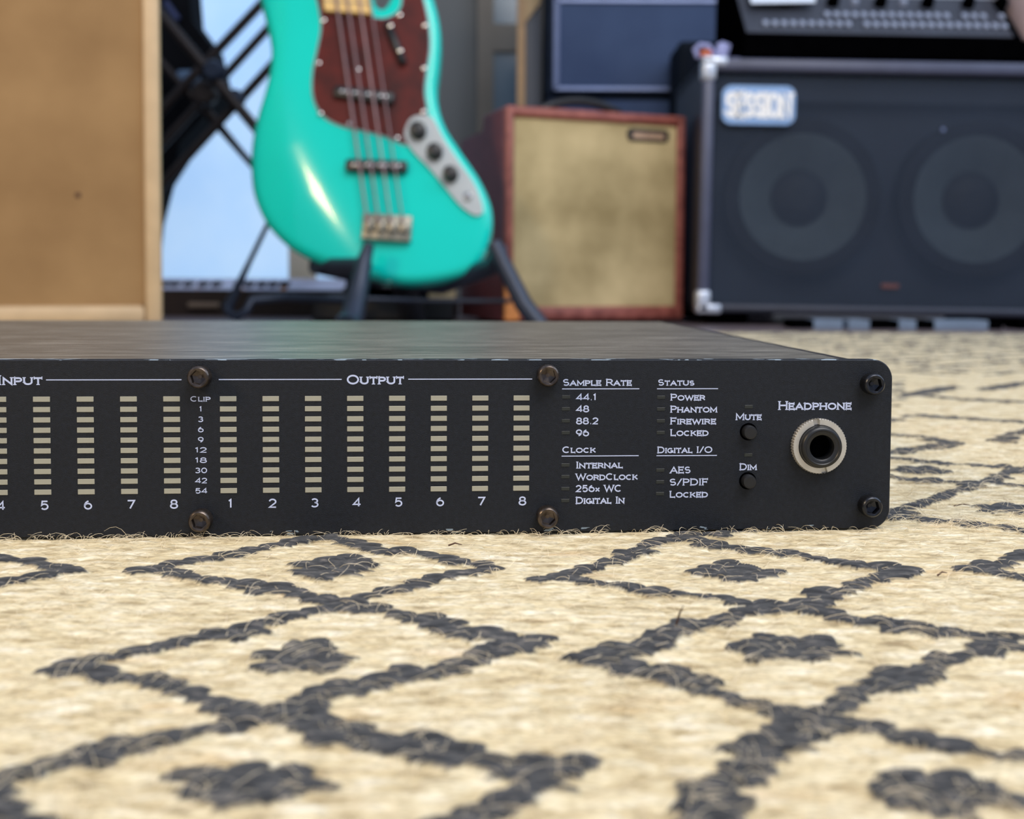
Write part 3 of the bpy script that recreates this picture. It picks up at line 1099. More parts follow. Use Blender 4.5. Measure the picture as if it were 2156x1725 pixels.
# black soft case slumped behind the stands
YB = 2.36
pp = [at(x, y, YB) for x, y in ((300, 651), (318, 470), (340, 385), (374, 332), (378, 300), (428, 245), (470, 195), (446, 98), (404, 42), (396, -60), (210, -60))]
t = thing('gig_bag', (pp[0].x + .08, YB, FLOOR), 'black padded soft case standing behind the crossed stands', 'bag')
poly = [(p.x - t.location.x, p.z - FLOOR) for p in pp][::-1]
poly[-1] = (poly[-1][0], 0.0)
poly.insert(0, (poly[0][0], poly[0][1]))
poly = poly[1:]
MB().prism(poly + [], .0, .09).build('body', mat('black_nylon', (12, 13, 17), .8, 0, .3, 12, spec=.1), t)
q = rel(t, at(400, 165, YB))
MB().rbox(q.x - .03, q.x + .025, -.012, .004, q.z - .022, q.z + .018, .008).build('buckle', mat('grey_blue_buckle', (84, 108, 136), .4, 0, .15, 30), t, smooth=50)
MB().tube([rel(t, at(352, 8, YB)) + Vector((0, -.012, 0)), rel(t, at(378, 45, YB)) + Vector((0, -.012, 0))], .008, 8).build('zip', mat('navy_strap', (40, 50, 90), .6, 0, .1, 30), t)

# ------------------------------------------------------------------ mixing desk on the floor, below the door
YM = 1.86
a0, a1 = at(300, 640, YM), at(725, 640, YM)
t = thing('mixing_desk', ((a0.x + a1.x) / 2, YM, FLOOR), 'small mixing desk with a row of black knobs on the floor left of the bass', 'mixer')
hw = (a1.x - a0.x) / 2
M['deskgrey'] = mat('lavender_grey_panel', (214, 216, 240), .45, .0, .15, 14)
M['deskbrown'] = mat('dark_wood_end', (46, 32, 24), .6, 0, .25, 20)
M['orangecap'] = mat('amber_knob_cap', (205, 140, 70), .5, 0, .1, 30)
zt, zf = at(500, 588, YM + .12).z - FLOOR, at(500, 612, YM).z - FLOOR
MB().prism([(0, 0), (0, zf), (.1, zt), (.16, zt), (.16, 0)], -hw, hw, axis='x').build('case', 'deskbrown', t)
MB().add([(-hw + .004, -.0005, zf + .0015), (hw - .004, -.0005, zf + .0015), (hw - .004, .1, zt + .0015), (-hw + .004, .1, zt + .0015)], [(0, 1, 2, 3)]).build('control_panel', 'deskgrey', t)
kb = MB().rings((0, 0, 0), [(.0078, .016), (.0074, -.016), (.005, -.0175)], 14)
k0 = None
for px in (350, 371, 399, 430, 458, 505, 527, 553, 577, 601):
    p = rel(t, at(px, 600, YM + .04))
    big = 1.0
    if k0 is None:
        k0 = kb.build('knob', 'blackplastic', t, smooth=50, loc=p)
    else:
        dup(k0, p)
for px, py in ((417, 617), (512, 617), (597, 615)):
    p = rel(t, at(px, py, YM + .01))
    plabel(MB().rings((0, 0, 0), [(.009, .008), (.008, -.006), (.004, -.008)], 14).build('knob', 'orangecap', t, smooth=50, loc=p), 'amber capped knob')
p0, p1 = rel(t, at(395, 637, YM - .01)), rel(t, at(460, 648, YM - .01))
plabel(MB().rbox(p0.x, p1.x, -.012, .0, p1.z, p0.z, .002).build('label_strip', mat('tan_label_strip', (130, 112, 96), .5, 0, .1, 30), t), 'tan strip on the front')
# flat lidded black pedal unit under the bass
YP = 1.66
a0, a1 = at(655, 640, YP), at(955, 640, YP)
t = thing('effects_pedal_case', ((a0.x + a1.x) / 2, YP, FLOOR), 'low black equipment case on the floor directly beneath the bass body', 'case')
hw = (a1.x - a0.x) / 2
MB().rbox(-hw, hw, 0, .16, .002, at(800, 625, YP).z - FLOOR, .004).build('case_base', 'blackplastic', t)
MB().rbox(-hw * .55, hw * .9, .02, .15, at(800, 625, YP).z - FLOOR, at(800, 560, YP).z - FLOOR, .006).build('case_lid', 'void', t)
p = rel(t, at(940, 608, YP))
plabel(MB().rbox(p.x - .03, p.x + .014, .0, .03, p.z - .018, p.z + .02, .003).build('end_panel', mat('cream_case_panel', (206, 186, 148), .6, 0, .1, 30), t), 'cream end panel')
# cream block
a0, a1 = at(607, 560, 2.04), at(657, 560, 2.04)
t = thing('wooden_box', ((a0.x + a1.x) / 2, 2.04, FLOOR), 'narrow cream painted box standing behind the lower left edge of the bass', 'box')
hb = (a1.x - a0.x) / 2
MB().rbox(-hb, hb, 0, .05, 0, at(630, 500, 2.04).z - FLOOR, .003).build('body', mat('cream_paint', (250, 236, 212), .6, 0, .05, 20), t)
MB().box(-hb + .003, hb - .003, -.002, 0, .02, .03).build('slot', 'deskbrown', t)

# ------------------------------------------------------------------ the bass guitar
YG = 1.43
ORI = at(800, 592, YG)
LEAN = math.radians(10)
bass = thing('bass_guitar', ORI[:], 'turquoise four string electric bass with tortoise pickguard, leaning on a black stand', 'bass guitar')


bass.rotation_euler = (-LEAN, 0, 0)
BN = Vector((0, -math.cos(LEAN), math.sin(LEAN)))
BU = Vector((0, math.sin(LEAN), math.cos(LEAN)))


def gl(px, py, dy=0.0):
    """spot on the leaning face of the bass, in the bass's own axes"""
    c = Vector((0, 0, CAMH))
    d = at(px, py, YG) - c
    p = c + d * ((ORI - c).dot(BN) / d.dot(BN)) - ORI
    return Vector((p.x, dy, p.dot(BU)))


OUT = [(543, 0), (553, 38), (561, 70), (565, 100), (562, 138), (551, 183), (534, 231), (521, 280), (516, 335), (519, 386), (533, 430), (557, 471), (598, 511),
       (642, 537), (690, 556), (735, 572), (780, 583), (820, 592), (866, 596), (926, 590), (979, 576), (1012, 548), (1030, 507), (1037, 467), (1032, 426), (1008, 373),
       (967, 312), (939, 268), (924, 227), (919, 183), (924, 134), (927, 81), (922, 32), (908, -20), (893, -70), (885, -110), (880, -140), (864, -150), (850, -120),
       (838, -60), (822, -10), (808, 12), (796, 12), (784, -6), (770, -60), (672, -48), (650, -70), (628, -120), (600, -180), (565, -215), (528, -200), (514, -150),
       (524, -80), (535, -35)]


def catmull(P, k=6):
    res = []
    n = len(P)
    for i in range(n):
        p0, p1, p2, p3 = (Vector(P[(i + j) % n]) for j in (-1, 0, 1, 2))
        for s in range(k):
            u = s / k
            res.append(.5 * ((2 * p1) + (p2 - p0) * u + (2 * p0 - 5 * p1 + 4 * p2 - p3) * u * u + (3 * p1 - p0 - 3 * p2 + p3) * u ** 3))
    return res


def bass_body():
    o2 = [gl(p.x, p.y) for p in catmull(OUT, 6)]
    o2 = [Vector((p.x, p.z)) for p in o2]
    ar = sum(o2[i].x * o2[(i + 1) % len(o2)].y - o2[(i + 1) % len(o2)].x * o2[i].y for i in range(len(o2)))
    if ar < 0:
        o2.reverse()
    # even spacing
    seg = [0]
    for i in range(len(o2)):
        seg.append(seg[-1] + (o2[(i + 1) % len(o2)] - o2[i]).length)
    N = 420
    pts = []
    j = 0
    for k in range(N):
        s = seg[-1] * k / N
        while seg[j + 1] < s:
            j += 1
        u = (s - seg[j]) / max(1e-9, seg[j + 1] - seg[j])
        pts.append(o2[j].lerp(o2[(j + 1) % len(o2)], u))
    nrm = []
    for i in range(N):
        d = (pts[(i + 2) % N] - pts[i - 2]).normalized()
        nrm.append(Vector((-d.y, d.x)))
    R = .013
    P2 = np.array([[p.x, p.y] for p in pts])

    def inside(q):
        x, y = q
        a, b = P2, np.roll(P2, -1, 0)
        c = (a[:, 1] > y) != (b[:, 1] > y)
        xi = (b[:, 0] - a[:, 0]) * (y - a[:, 1]) / np.where(c, b[:, 1] - a[:, 1], 1) + a[:, 0]
        return (c & (x < xi)).sum() % 2 == 1

    def bd(q):
        return np.sqrt(((P2 - q) ** 2).sum(1)).min()
    crease = [gl(x, y) for x, y in ((585, -60), (590, 60), (588, 180), (612, 300), (655, 400), (712, 490), (770, 575), (800, 640))]
    cr = np.array([[p.x, p.z] for p in crease])

    def contour(q):
        best, sgn = 9, 1
        for i in range(len(cr) - 1):
            a, b = cr[i], cr[i + 1]
            d = b - a
            t_ = np.clip(((q - a) @ d) / (d @ d), 0, 1)
            w = q - (a + t_ * d)
            dd = np.hypot(*w)
            if dd < best:
                best = dd
                sgn = np.sign(d[0] * w[1] - d[1] * w[0])
        s = best * (1 if sgn < 0 else -1)     # + on the left / lower side
        # smooth ramp
        k = .03
        v = .5 * (s + math.sqrt(s * s + k * k)) - 0
        return v * .33
    verts, ys = [], []
    for d in (0.0, .0008, .002, .004, .0065, .0095, .013):
        for i in range(N):
            q = pts[i] + nrm[i] * d
            if d > 0 and (not inside((q.x, q.y)) or bd(np.array([q.x, q.y])) < d * .93):
                continue
            if d > .003 and i % 2:
                continue
            verts.append((q.x, q.y))
            ys.append(R - math.sqrt(max(0, R * R - (R - d) ** 2)))
    nring = N
    st = .0065
    x0, z0_ = P2.min(0)
    x1, z1_ = P2.max(0)
    zz = z0_
    row = 0
    while zz < z1_:
        xx = x0 + (st / 2 if row % 2 else 0)
        while xx < x1:
            q = (xx, zz)
            if inside(q) and bd(np.array(q)) > .0165:
                verts.append(q)
                ys.append(0)
            xx += st
        zz += st * .87
        row += 1
    edges = [(i, (i + 1) % N) for i in range(N)]
    r = delaunay_2d_cdt([Vector(v) for v in verts], edges, [], 1, 1e-7)
    v2, f2, ov = r[0], r[2], r[3]
    V3 = []
    for i, v in enumerate(v2):
        yy = ys[ov[i][0]] if ov[i] else 0
        cdep = contour(np.array([v.x, v.y]))
        V3.append((v.x, yy + min(cdep, .026) + .0, v.y))
    nv = len(V3)
    fs = [tuple(f) for f in f2]
    # sides and back
    idx = {ov[i][0]: i for i in range(nv) if ov[i]}
    back = []
    for i in range(N):
        a = V3[idx[i]]
        V3.append((a[0], .040, a[2]))
        back.append(nv + i)
    for i in range(N):
        k = (i + 1) % N
        fs.append((idx[i], idx[k], nv + k, nv + i))
    fs.append(tuple(back[::-1]))
    o = MB().add(V3, fs).build('body', 'teal', bass, smooth=180)
    fixn(o)
    o.data.set_sharp_from_angle(angle=math.radians(60))
    return o


bass_body()


def flat(name, pts, y0, y1, m, lab=None, k=4, bevel=None):
    cp = catmull(pts, k) if k > 1 else [Vector(p) for p in pts]
    P = [gl(p.x, p.y) for p in cp]
    o = MB().prism([(p.x, p.z) for p in P], y0, y1).build(name, m, bass)
    fixn(o)
    if lab:
        plabel(o, lab)
    return o


GUARD = [(668, -20), (674, 20), (678, 60), (670, 105), (661, 150), (660, 195), (670, 228), (690, 250), (725, 266), (764, 274), (813, 287), (851, 303), (872, 300),
         (896, 268), (898, 232), (893, 195), (897, 150), (904, 100), (901, 50), (893, 10), (880, -40), (868, -75), (858, -60), (850, -20), (846, 14), (832, 32), (808, 41),
         (784, 38), (740, 20), (700, -20)]


def scale_poly(P, d):
    c = [Vector(p) for p in P]
    res = []
    n = len(c)
    for i in range(n):
        t_ = (c[(i + 1) % n] - c[i - 1]).normalized()
        res.append(c[i] + Vector((t_.y, -t_.x)) * d)
    return [tuple(p) for p in res]


flat('pickguard_edge', scale_poly(GUARD, -3), -.0010, .001, 'guard_edge', 'pale bevelled edge of the guard')
flat('pickguard', GUARD, -.0026, .0, 'tortoise', 'dark red tortoise pickguard')
PLATE = [(853, 292), (856, 268), (868, 250), (892, 244), (912, 252), (935, 295), (965, 340), (1000, 392), (1016, 438), (1010, 454), (994, 452), (968, 432), (938, 396), (905, 356), (872, 322)]
flat('control_plate', PLATE, -.0045, .0, 'plate', 'satin metal control plate')
for px, py, r in ((881, 279, .0118), (916, 323, .0112), (949, 370, .0108)):
    o = MB().rings((0, 0, 0), [(r * 1.05, .0), (r, -.012), (r * .82, -.0165), (r * .4, -.0175)], 28).build('control_knob', 'blackplastic', bass, smooth=40, loc=gl(px, py, -.0045))
    fixn(o)
MB().rings((0, 0, 0), [(.0065, 0), (.006, -.004), (.0035, -.005), (.003, -.001)], 20).build('output_jack', 'chrome', bass, smooth=40, loc=gl(985, 416, -.0045))


def rot_box(name, cx, cy, w, h, ang, y0, y1, m, r=.004):
    a = gl(cx, cy)
    o = MB().rbox(-w / 2, w / 2, y0, y1, -h / 2, h / 2, r, 3).build(name, m, bass, smooth=50, loc=a)
    o.rotation_euler = (0, -ang, 0)
    return o


px2m = YG / F


def pickup(cx, cy, wpx, hpx, ang):
    o = rot_box('pickup', cx, cy, wpx * px2m, hpx * px2m, ang, -.012, 0, 'blackplastic')
    k = 0
    for i in range(4):
        for s in (-1, 1):
            q = MB().rings(((i - 1.5) * wpx * px2m * .21 + s * .0035, 0, 0), [(.0028, 0), (.0024, -.0016), (.0008, -.0018)], 10).build('pole_piece', 'chrome', o, smooth=40, loc=(0, -.012, 0))
    return o


pickup(768, 204, 132, 27, math.radians(-7))
pickup(794, 353, 132, 27, math.radians(-1.5))
pickup  # two single coil pickups
# thumb rest
q0, q1 = gl(815, 50, -.008), gl(851, 140, -.008)
MB().tube([q0, q0.lerp(q1, .03), q0.lerp(q1, .5), q0.lerp(q1, .97), q1], [.003, .0058, .0062, .0058, .003], 12).build('thumb_rest', 'blackplastic', bass, smooth=60)
scr = MB().rings((0, 0, 0), [(.0034, .0), (.003, -.0014), (.001, -.002)], 14).build('guard_screw', 'chrome', bass, smooth=50, loc=gl(825, 63, -.0145))
for px, py in ((845, 115),):
    dup(scr, gl(px, py, -.0145))
for px, py in ((682, 44), (671, 134), (675, 240), (736, 262), (836, 292), (895, 55), (893, 145), (892, 236), (754, 148), (842, 33)):
    dup(scr, gl(px, py, -.0026))
# bridge
br = rot_box('bridge', 815, 481, 104 * px2m, 58 * px2m, math.radians(-3), -.004, 0, 'bridgemetal', .0015)
for i in range(4):
    sx = (i - 1.5) * 25 * px2m
    MB().rbox(sx - .0072, sx + .0072, -.011, -.004, -.006, .010, .0018).build('saddle', 'bridgemetal', br, smooth=50)
    MB().tube([(sx, -.007, -.017), (sx, -.007, -.006)], .0017, 6).build('saddle_screw', 'bridgemetal', br)
MB().rbox(-52 * px2m, 52 * px2m, -.013, 0, -29 * px2m, -25 * px2m, .001).build('tail_plate', 'bridgemetal', br)
for i, (xt, xb) in enumerate(((715, 777), (738, 801), (763, 826), (786, 851))):
    top = gl(xt, 37)
    bot = gl(xb, 475)
    d = (top - bot) / (top.z - bot.z)
    up = top + d * .36
    MB().tube([(bot.x, -.013, bot.z), (top.x, -.0135, top.z), (up.x, -.014, up.z)], .0020 - .0002 * i, 6).build('string', 'string', bass, smooth=60)
# neck
nk = [gl(x, y) for x, y in ((686, 28), (786, 36))]
dv = Vector((gl(711, 37).x - gl(746, 268).x, 0, gl(711, 37).z - gl(746, 268).z)).normalized()
c0, c1 = nk[0], nk[1]
c2, c3 = c1 + dv * .34 + Vector((-.004, 0, 0)), c0 + dv * .34 + Vector((.006, 0, 0))
MB().prism([(p.x, p.z) for p in (c0, c1, c2, c3)], -.011, -.004).build('fretboard', 'maple', bass)
MB().prism([(p.x, p.z) for p in (c0, c1, c2, c3)], -.004, .018).build('neck', 'maple', bass)
for k in range(9):
    a, b = c0.lerp(c3, .045 + .085 * k), c1.lerp(c2, .045 + .085 * k)
    MB().tube([(a.x, -.0113, a.z), (b.x, -.0113, b.z)], .001, 6).build('fret', 'chrome', bass)
MB().rings((0, 0, 0), [(.009, 0), (.005, -.004), (.004, -.008), (.008, -.012), (.008, -.014)], 14).build('strap_button', 'chrome', bass, loc=gl(811, 599, .02)).rotation_euler = (math.radians(-90), 0, 0)

# ------------------------------------------------------------------ the guitar stand
st = thing('guitar_stand', (at(760, 650, YG).x, YG + .06, FLOOR), 'black folding guitar stand holding the turquoise bass', 'guitar stand')
R3 = lambda px, py, Y: at(px, py, Y) - st.location


def ground(px, Y):
    p = at(px, 640, Y)
    return Vector((p.x, Y, FLOOR + .008)) - st.location


def arm(name, pts, r, m='standsteel', n=10):
    return MB().tube(pts, r, n).build(name, m, st, smooth=60)


arm('front_arm', [R3(778, 512, 1.385), R3(768, 545, 1.385), R3(757, 600, 1.37), R3(742, 668, 1.35), ground(730, 1.33)], [.007, .010, .0135, .0165, .0175])
arm('leg', [R3(1040, 512, 1.385), R3(1062, 560, 1.38), R3(1102, 640, 1.37), ground(1140, 1.36)], [.0105, .0115, .0125, .0125])
arm('leg', [R3(572, 455, 1.50), R3(525, 552, 1.51), R3(492, 622, 1.52), R3(478, 650, 1.52)], [.0035, .004, .0065, .009])
arm('foot_loop', [R3(478, 640, 1.52), R3(480, 660, 1.51), R3(500, 668, 1.50), R3(520, 655, 1.50), R3(530, 632, 1.51), R3(600, 626, 1.54), R3(740, 634, 1.60)], [.0065] * 7)
arm('cradle_bar', [R3(770, 560, 1.40), R3(700, 562, 1.45), R3(660, 556, 1.49), R3(800, 585, 1.50), R3(930, 600, 1.49), R3(1040, 560, 1.42), R3(1052, 525, 1.385)], [.012, .013, .014, .015, .014, .013, .011])
arm('rear_bar', [R3(850, 600, 1.51), R3(860, 640, 1.54), ground(870, 1.58)], [.018, .02, .02], 'rubber')
arm('brace', [R3(742, 628, 1.44), R3(900, 633, 1.47), R3(1075, 634, 1.42)], [.0035] * 3)

# ------------------------------------------------------------------ small oxblood combo
t = thing('guitar_amplifier', (-.012, 1.58, FLOOR), 'small oxblood combo amplifier with a stained wheat cloth front and a black top handle', 'amplifier', rz=math.radians(19.5))
W_ = .312
HH = at(1070, 226, 1.58).z - FLOOR
MB().prism([(.012, .006), (.012, HH), (.105, HH), (.115, HH - .022), (.235, HH - .022), (.235, .006)], 0, W_, axis='x').build('cabinet', 'darkox', t)
e = .0145
MB().rbox(0, e, -.004, .016, .006, HH + .002, .005).build('frame_side', 'oxblood', t, smooth=50)
MB().rbox(W_ - e, W_, -.004, .016, .006, HH + .002, .005).build('frame_side', 'oxblood', t, smooth=50)
MB().rbox(e * .5, W_ - e * .5, -.004, .016, HH - .013, HH + .002, .005).build('frame_rail', 'oxblood', t, smooth=50)
MB().rbox(e * .5, W_ - e * .5, -.004, .016, .006, .028, .005).build('frame_rail', 'oxblood', t, smooth=50)
MB().box(e * .8, W_ - e * .8, .003, .014, .025, HH - .01).build('grille_cloth', 'wheat_cloth', t)
MB().rbox(0.002, W_, -.001, .115, HH - .002, HH + .0035, .002).build('top_panel', 'oxblood', t)
MB().rbox(-.001, .024, -.0052, .003, .006, .062, .003).build('worn_corner', 'orangewood', t)
bx0, bx1, bz = .208, .282, HH - .03
MB().prism(rrect(bx0, bx1, bz - .010, bz + .010, .008), -.0, .004).build('badge', 'blackplastic', t)
plabel(MB().prism(rrect(bx0 + .009, bx1 - .009, bz - .006, bz + .003, .002), -.0015, .0005).build('badge_plate', mat('pink_gold_badge', (206, 170, 140), .35, .5, .2, 120), t), 'pink gold name plate')
hp = [Vector((.075 + .155 * k / 12, .06, HH + .002 + .026 * math.sin(math.pi * k / 12) ** .6)) for k in range(13)]
MB().tube(hp, [.005] + [.0072] * 11 + [.005], 10).build('handle', 'blackplastic', t, smooth=60)
for x in (.03, W_ - .03):
    for y in (.03, .2):
        MB().rings((0, 0, 0), [(.009, 0), (.009, -.007)], 12).build('foot', 'rubber', t, loc=(x, y, .007)).rotation_euler = (math.radians(90), 0, 0)

# ------------------------------------------------------------------ black twin speaker cabinet
YA = 1.60
x0 = at(1472, 400, YA).x
ztop = at(1600, 128, YA).z
zbot = at(1600, 661, YA).z
WA = .572
t = thing('speaker_cabinet', (x0 + WA / 2, YA, FLOOR), 'wide black twin speaker cabinet with metal corners and a silver name badge', 'speaker cabinet', ry=math.radians(.7))
hz = ztop - FLOOR
b0 = zbot - FLOOR
L, R_ = -WA / 2, WA / 2
DA = .27
cab = MB()
cab.box(L, L + .014, 0, DA, b0, hz).box(R_ - .014, R_, 0, DA, b0, hz).box(L, R_, .0, DA, b0, b0 + .013).box(L, R_, .0, DA, hz - .018, hz).box(L, R_, DA - .01, DA, b0, hz)
cab.build('cabinet', 'black_vinyl', t)
ef = .017
MB().rbox(L - .001, L + ef, -.004, .01, b0, hz, .005).build('frame_side', 'grey_edge', t, smooth=50)
MB().rbox(R_ - ef, R_ + .001, -.004, .01, b0, hz, .005).build('frame_side', 'grey_edge', t, smooth=50)
MB().rbox(L, R_, -.004, .01, hz - .019, hz + .001, .005).build('frame_rail', 'grey_edge', t, smooth=50)
MB().rbox(L, R_, -.004, .01, b0 - .001, b0 + .013, .005).build('frame_rail', mat('dark_cabinet_edge', (46, 50, 64), .5, 0, .1, 30), t, smooth=50)
MB().box(L + ef, R_ - ef, .010, .0108, b0 + .012, hz - .02).build('speaker_grille', 'grille', t)
zbt = at(1800, 220, YA).z - FLOOR
MB().box(L + .014, R_ - .014, .060, .064, b0 + .01, zbt).build('baffle', 'baffle', t)
MB().box(L + .014, R_ - .014, .032, .036, zbt + .009, hz - .018).build('control_board', 'baffle', t)
for px, py in ((1686, 417), (2052, 418)):
    c = at(px, py, YA + .03) - t.location
    d = MB().rings((0, 0, 0), [(.124, .03), (.124, -.004), (.112, -.006), (.100, -.001)], 48, close=False).build('driver', 'coneedge', t, smooth=50, loc=(c.x, .030, c.z))
    MB().rings((0, 0, 0), [(.101, .001), (.094, .003), (.043, .026)], 48).build('cone', 'cone', d, smooth=30).location.y = -.004
    MB().rings((0, 0, 0), [(.046, .024), (.036, .012), (.018, .006)], 32).build('dust_cap', mat('grey_black_dust_cap', (44, 48, 52), .6, 0, .1, 20), d, smooth=60).location.y = -.004
# badge
p0, p1 = at(1514, 265, YA) - t.location, at(1670, 184, YA) - t.location
MB().prism(rrect(p0.x, p1.x, p0.z, p1.z, .015), .0, .0098).build('badge', 'badge', t)
ch = (p1.z - p0.z) * 1000 * .66
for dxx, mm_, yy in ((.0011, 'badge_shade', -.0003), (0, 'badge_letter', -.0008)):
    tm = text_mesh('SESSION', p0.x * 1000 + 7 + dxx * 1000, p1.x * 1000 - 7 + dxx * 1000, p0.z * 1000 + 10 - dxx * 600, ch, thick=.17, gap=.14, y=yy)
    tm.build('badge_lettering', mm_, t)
c = at(1980, 272, YA + .01) - t.location
MB().rings((0, 0, 0), [(.0035, 0), (.002, -.002)], 10).build('grille_pin', 'piping', t, loc=(c.x, .009, c.z))
c = at(1872, 602, YA + .01) - t.location
plabel(MB().prism(rrect(c.x - .014, c.x + .014, c.z - .0035, c.z + .0035, .003), .007, .0095).build('maker_plate', mat('dull_red_plate', (110, 72, 70), .4, .3, .2, 90), t), 'small dull red plate')


def corner(sx, top):
    X = L if sx < 0 else R_
    Z = hz if top else b0
    s = -1 if top else 1
    mb = MB()
    xa, xb = (X - .003, X + .019) if sx < 0 else (X - .019, X + .003)
    mb.rbox(xa, xb, -.007, .022, min(Z - s * .003, Z + s * .034), max(Z - s * .003, Z + s * .034), .005)
    xa2, xb2 = (X - .003, X + .036) if sx < 0 else (X - .036, X + .003)
    mb.rbox(xa2, xb2, -.007, .022, min(Z - s * .003, Z + s * .012), max(Z - s * .003, Z + s * .012), .004)
    mb.build('corner_guard', 'metal_corner', t, smooth=50)


for sx in (-1, 1):
    for top in (0, 1):
        corner(sx, top)
for x in (L + .05, R_ - .05):
    for y in (.04, .22):
        MB().rbox(x - .035, x + .035, y - .02, y + .02, 0.0, b0 + .002, .004).build('foot', 'void', t)
TA = t
# added boards and blocks stand in for bright floor and dark reflections beneath
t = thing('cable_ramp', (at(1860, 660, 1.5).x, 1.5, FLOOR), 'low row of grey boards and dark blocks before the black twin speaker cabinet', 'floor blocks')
M['paleboard'] = mat('pale_blue_board', (112, 128, 148), .5, 0, .12, 20)  # pale blue imitates daylight reflected by the floor
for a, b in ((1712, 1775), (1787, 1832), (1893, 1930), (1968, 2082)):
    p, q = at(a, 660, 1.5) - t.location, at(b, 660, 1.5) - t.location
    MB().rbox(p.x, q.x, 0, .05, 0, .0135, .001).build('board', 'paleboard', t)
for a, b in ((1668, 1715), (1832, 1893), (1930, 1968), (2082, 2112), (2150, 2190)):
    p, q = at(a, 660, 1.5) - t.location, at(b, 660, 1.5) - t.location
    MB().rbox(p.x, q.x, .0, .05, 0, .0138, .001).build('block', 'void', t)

# ------------------------------------------------------------------ mixer on top of the black cabinet
zc = hz + FLOOR
p0, p1 = at(1567, 132, 1.60), at(2150, 132, 1.60)
t = thing('mixing_console', ((p0.x + p1.x) / 2, 1.60, zc + .002), 'black sloped mixing console with grey buttons, on top of the black twin speaker cabinet', 'mixer', ry=math.radians(.7))
hw = (p1.x - p0.x) / 2
fz = at(1800, 76, 1.60).z - t.location.z
MB().prism([(.0, .004), (.0, fz), (.14, fz + .135), (.24, fz + .135), (.24, .004)], -hw, hw, axis='x').build('case', 'void', t)
nrm = Vector((0, -.135, .14)).normalized()
up = Vector((0, .14, .135)).normalized()
M['consolegrey'] = mat('charcoal_console_panel', (60, 64, 75), .5, .1, .15, 20)
tp = bpy.data.objects.new('control_panel', None)
slope = math.atan2(.135, .14)
o = MB().rbox(-hw + .003, hw - .012, -.001, .002, .004, .188, .0008).build('control_panel', 'consolegrey', t)
o.location = (0, 0, fz)
o.rotation_euler = (slope - math.pi / 2, 0, 0)
cp = o


def onpanel(px, py):
    """distance across and up the sloping panel for a spot seen in the picture"""
    d = at(px, py, 2.0) - Vector((0, 0, CAMH))
    O = Vector((t.location.x, t.location.y, t.location.z + fz))
    k = (O - Vector((0, 0, CAMH))).dot(nrm) / d.dot(nrm)
    P = Vector((0, 0, CAMH)) + d * k - O
    return P.x, P.dot(up)


M['paleknob'] = mat('pale_grey_button', (150, 160, 182), .5, 0, .08, 30)
bt = MB().rbox(-.0042, .0042, -.006, 0, -.0058, .0058, .0018)
b0_ = None
random.seed(3)
for r_, py in enumerate((37, 57)):
    for k in range(27):
        px = 1604 + k * 19.3 + (6 if r_ else 0)
        if random.random() < .12 or (r_ == 0 and px < 1718):
            continue
        u, v = onpanel(px, py)
        if b0_ is None:
            b0_ = bt.build('button', 'paleknob', cp, loc=(u, -.001, v))
        else:
            dup(b0_, (u, -.001, v))
kb = MB().rings((0, 0, 0), [(.0105, 0), (.0095, -.014), (.006, -.016)], 18)
k0 = None
for px in (1651, 1750, 1850, 1949, 2034, 2103):
    for py in (12, -38):
        u, v = onpanel(px, py)
        if k0 is None:
            k0 = kb.build('knob', 'void', cp, smooth=50, loc=(u, -.001, v))
        else:
            dup(k0, (u, -.001, v))
for px in (1797, 1899):
    u, v = onpanel(px, 9)
    plabel(MB().rings((u, 0, v), [(.006, -.001), (.005, -.008), (.002, -.009)], 14).build('knob', 'paleknob', cp, smooth=50), 'small pale knob')
u0, v0 = onpanel(1715, -6)
u1, v1 = onpanel(2110, -6)
MB().box(u0, u1, -.0025, 0, v0 - .0015, v0 + .003).build('panel_line', 'metal_corner', cp)
MB().rbox(hw, hw + .03, .0, .24, .004, fz - .002, .002).build('end_cheek', 'void', t)
ZCH = t.location.z + fz - .002 + math.sin(math.radians(-.7)) * hw
# card taped to the console
c = [onpanel(x, y) for x, y in ((1578, 28), (1712, 26), (1704, -30), (1566, -30))]
off = nrm * .004
O = Vector((t.location.x, t.location.y, t.location.z + fz))
wp = [O + Vector((u, 0, 0)) + up * v + nrm * .018 for u, v in c]
wp2 = [p - nrm * .001 for p in wp]
card = MB().add([p - wp[0] for p in wp] + [p - wp[0] for p in wp2], [(0, 1, 2, 3), (7, 6, 5, 4), (0, 4, 5, 1), (1, 5, 6, 2), (2, 6, 7, 3), (3, 7, 4, 0)]).build('note_card', mat('white_card', (226, 236, 250), .5, 0, .04, 20), None, loc=wp[0])
tag(card, 'white card lying on the left end of the black mixing console', 'card')
# cable with plugs beside it
M['palecable'] = mat('pale_lilac_cable', (150, 156, 205), .5, 0, .15, 30)
zz = at(1500, 128, 1.62)
pts = [at(x, y, 1.63) for x, y in ((1470, 122), (1463, 104), (1474, 95), (1492, 97), (1500, 108), (1493, 118), (1505, 121), (1512, 104), (1522, 92), (1534, 96), (1530, 112), (1516, 120), (1524, 127), (1545, 127), (1560, 127))]
cb = thing('jack_cable', (zz.x, 1.63, zc + .002), 'short pale cable loop with orange band, on the black twin speaker cabinet', 'cable')
MB().tube([p - cb.location for p in pts], .0042, 8).build('lead', 'palecable', cb, smooth=60)
p = at(1487, 113, 1.625) - cb.location
MB().rbox(p.x - .009, p.x + .009, -.008, .004, p.z - .006, p.z + .006, .003).build('band', mat('orange_band', (196, 98, 60), .5, 0, .1, 30), cb, smooth=50)
p = at(1521, 111, 1.625) - cb.location
MB().rbox(p.x - .009, p.x + .009, -.008, .006, p.z - .012, p.z + .016, .004).build('plug', 'palecable', cb, smooth=50)

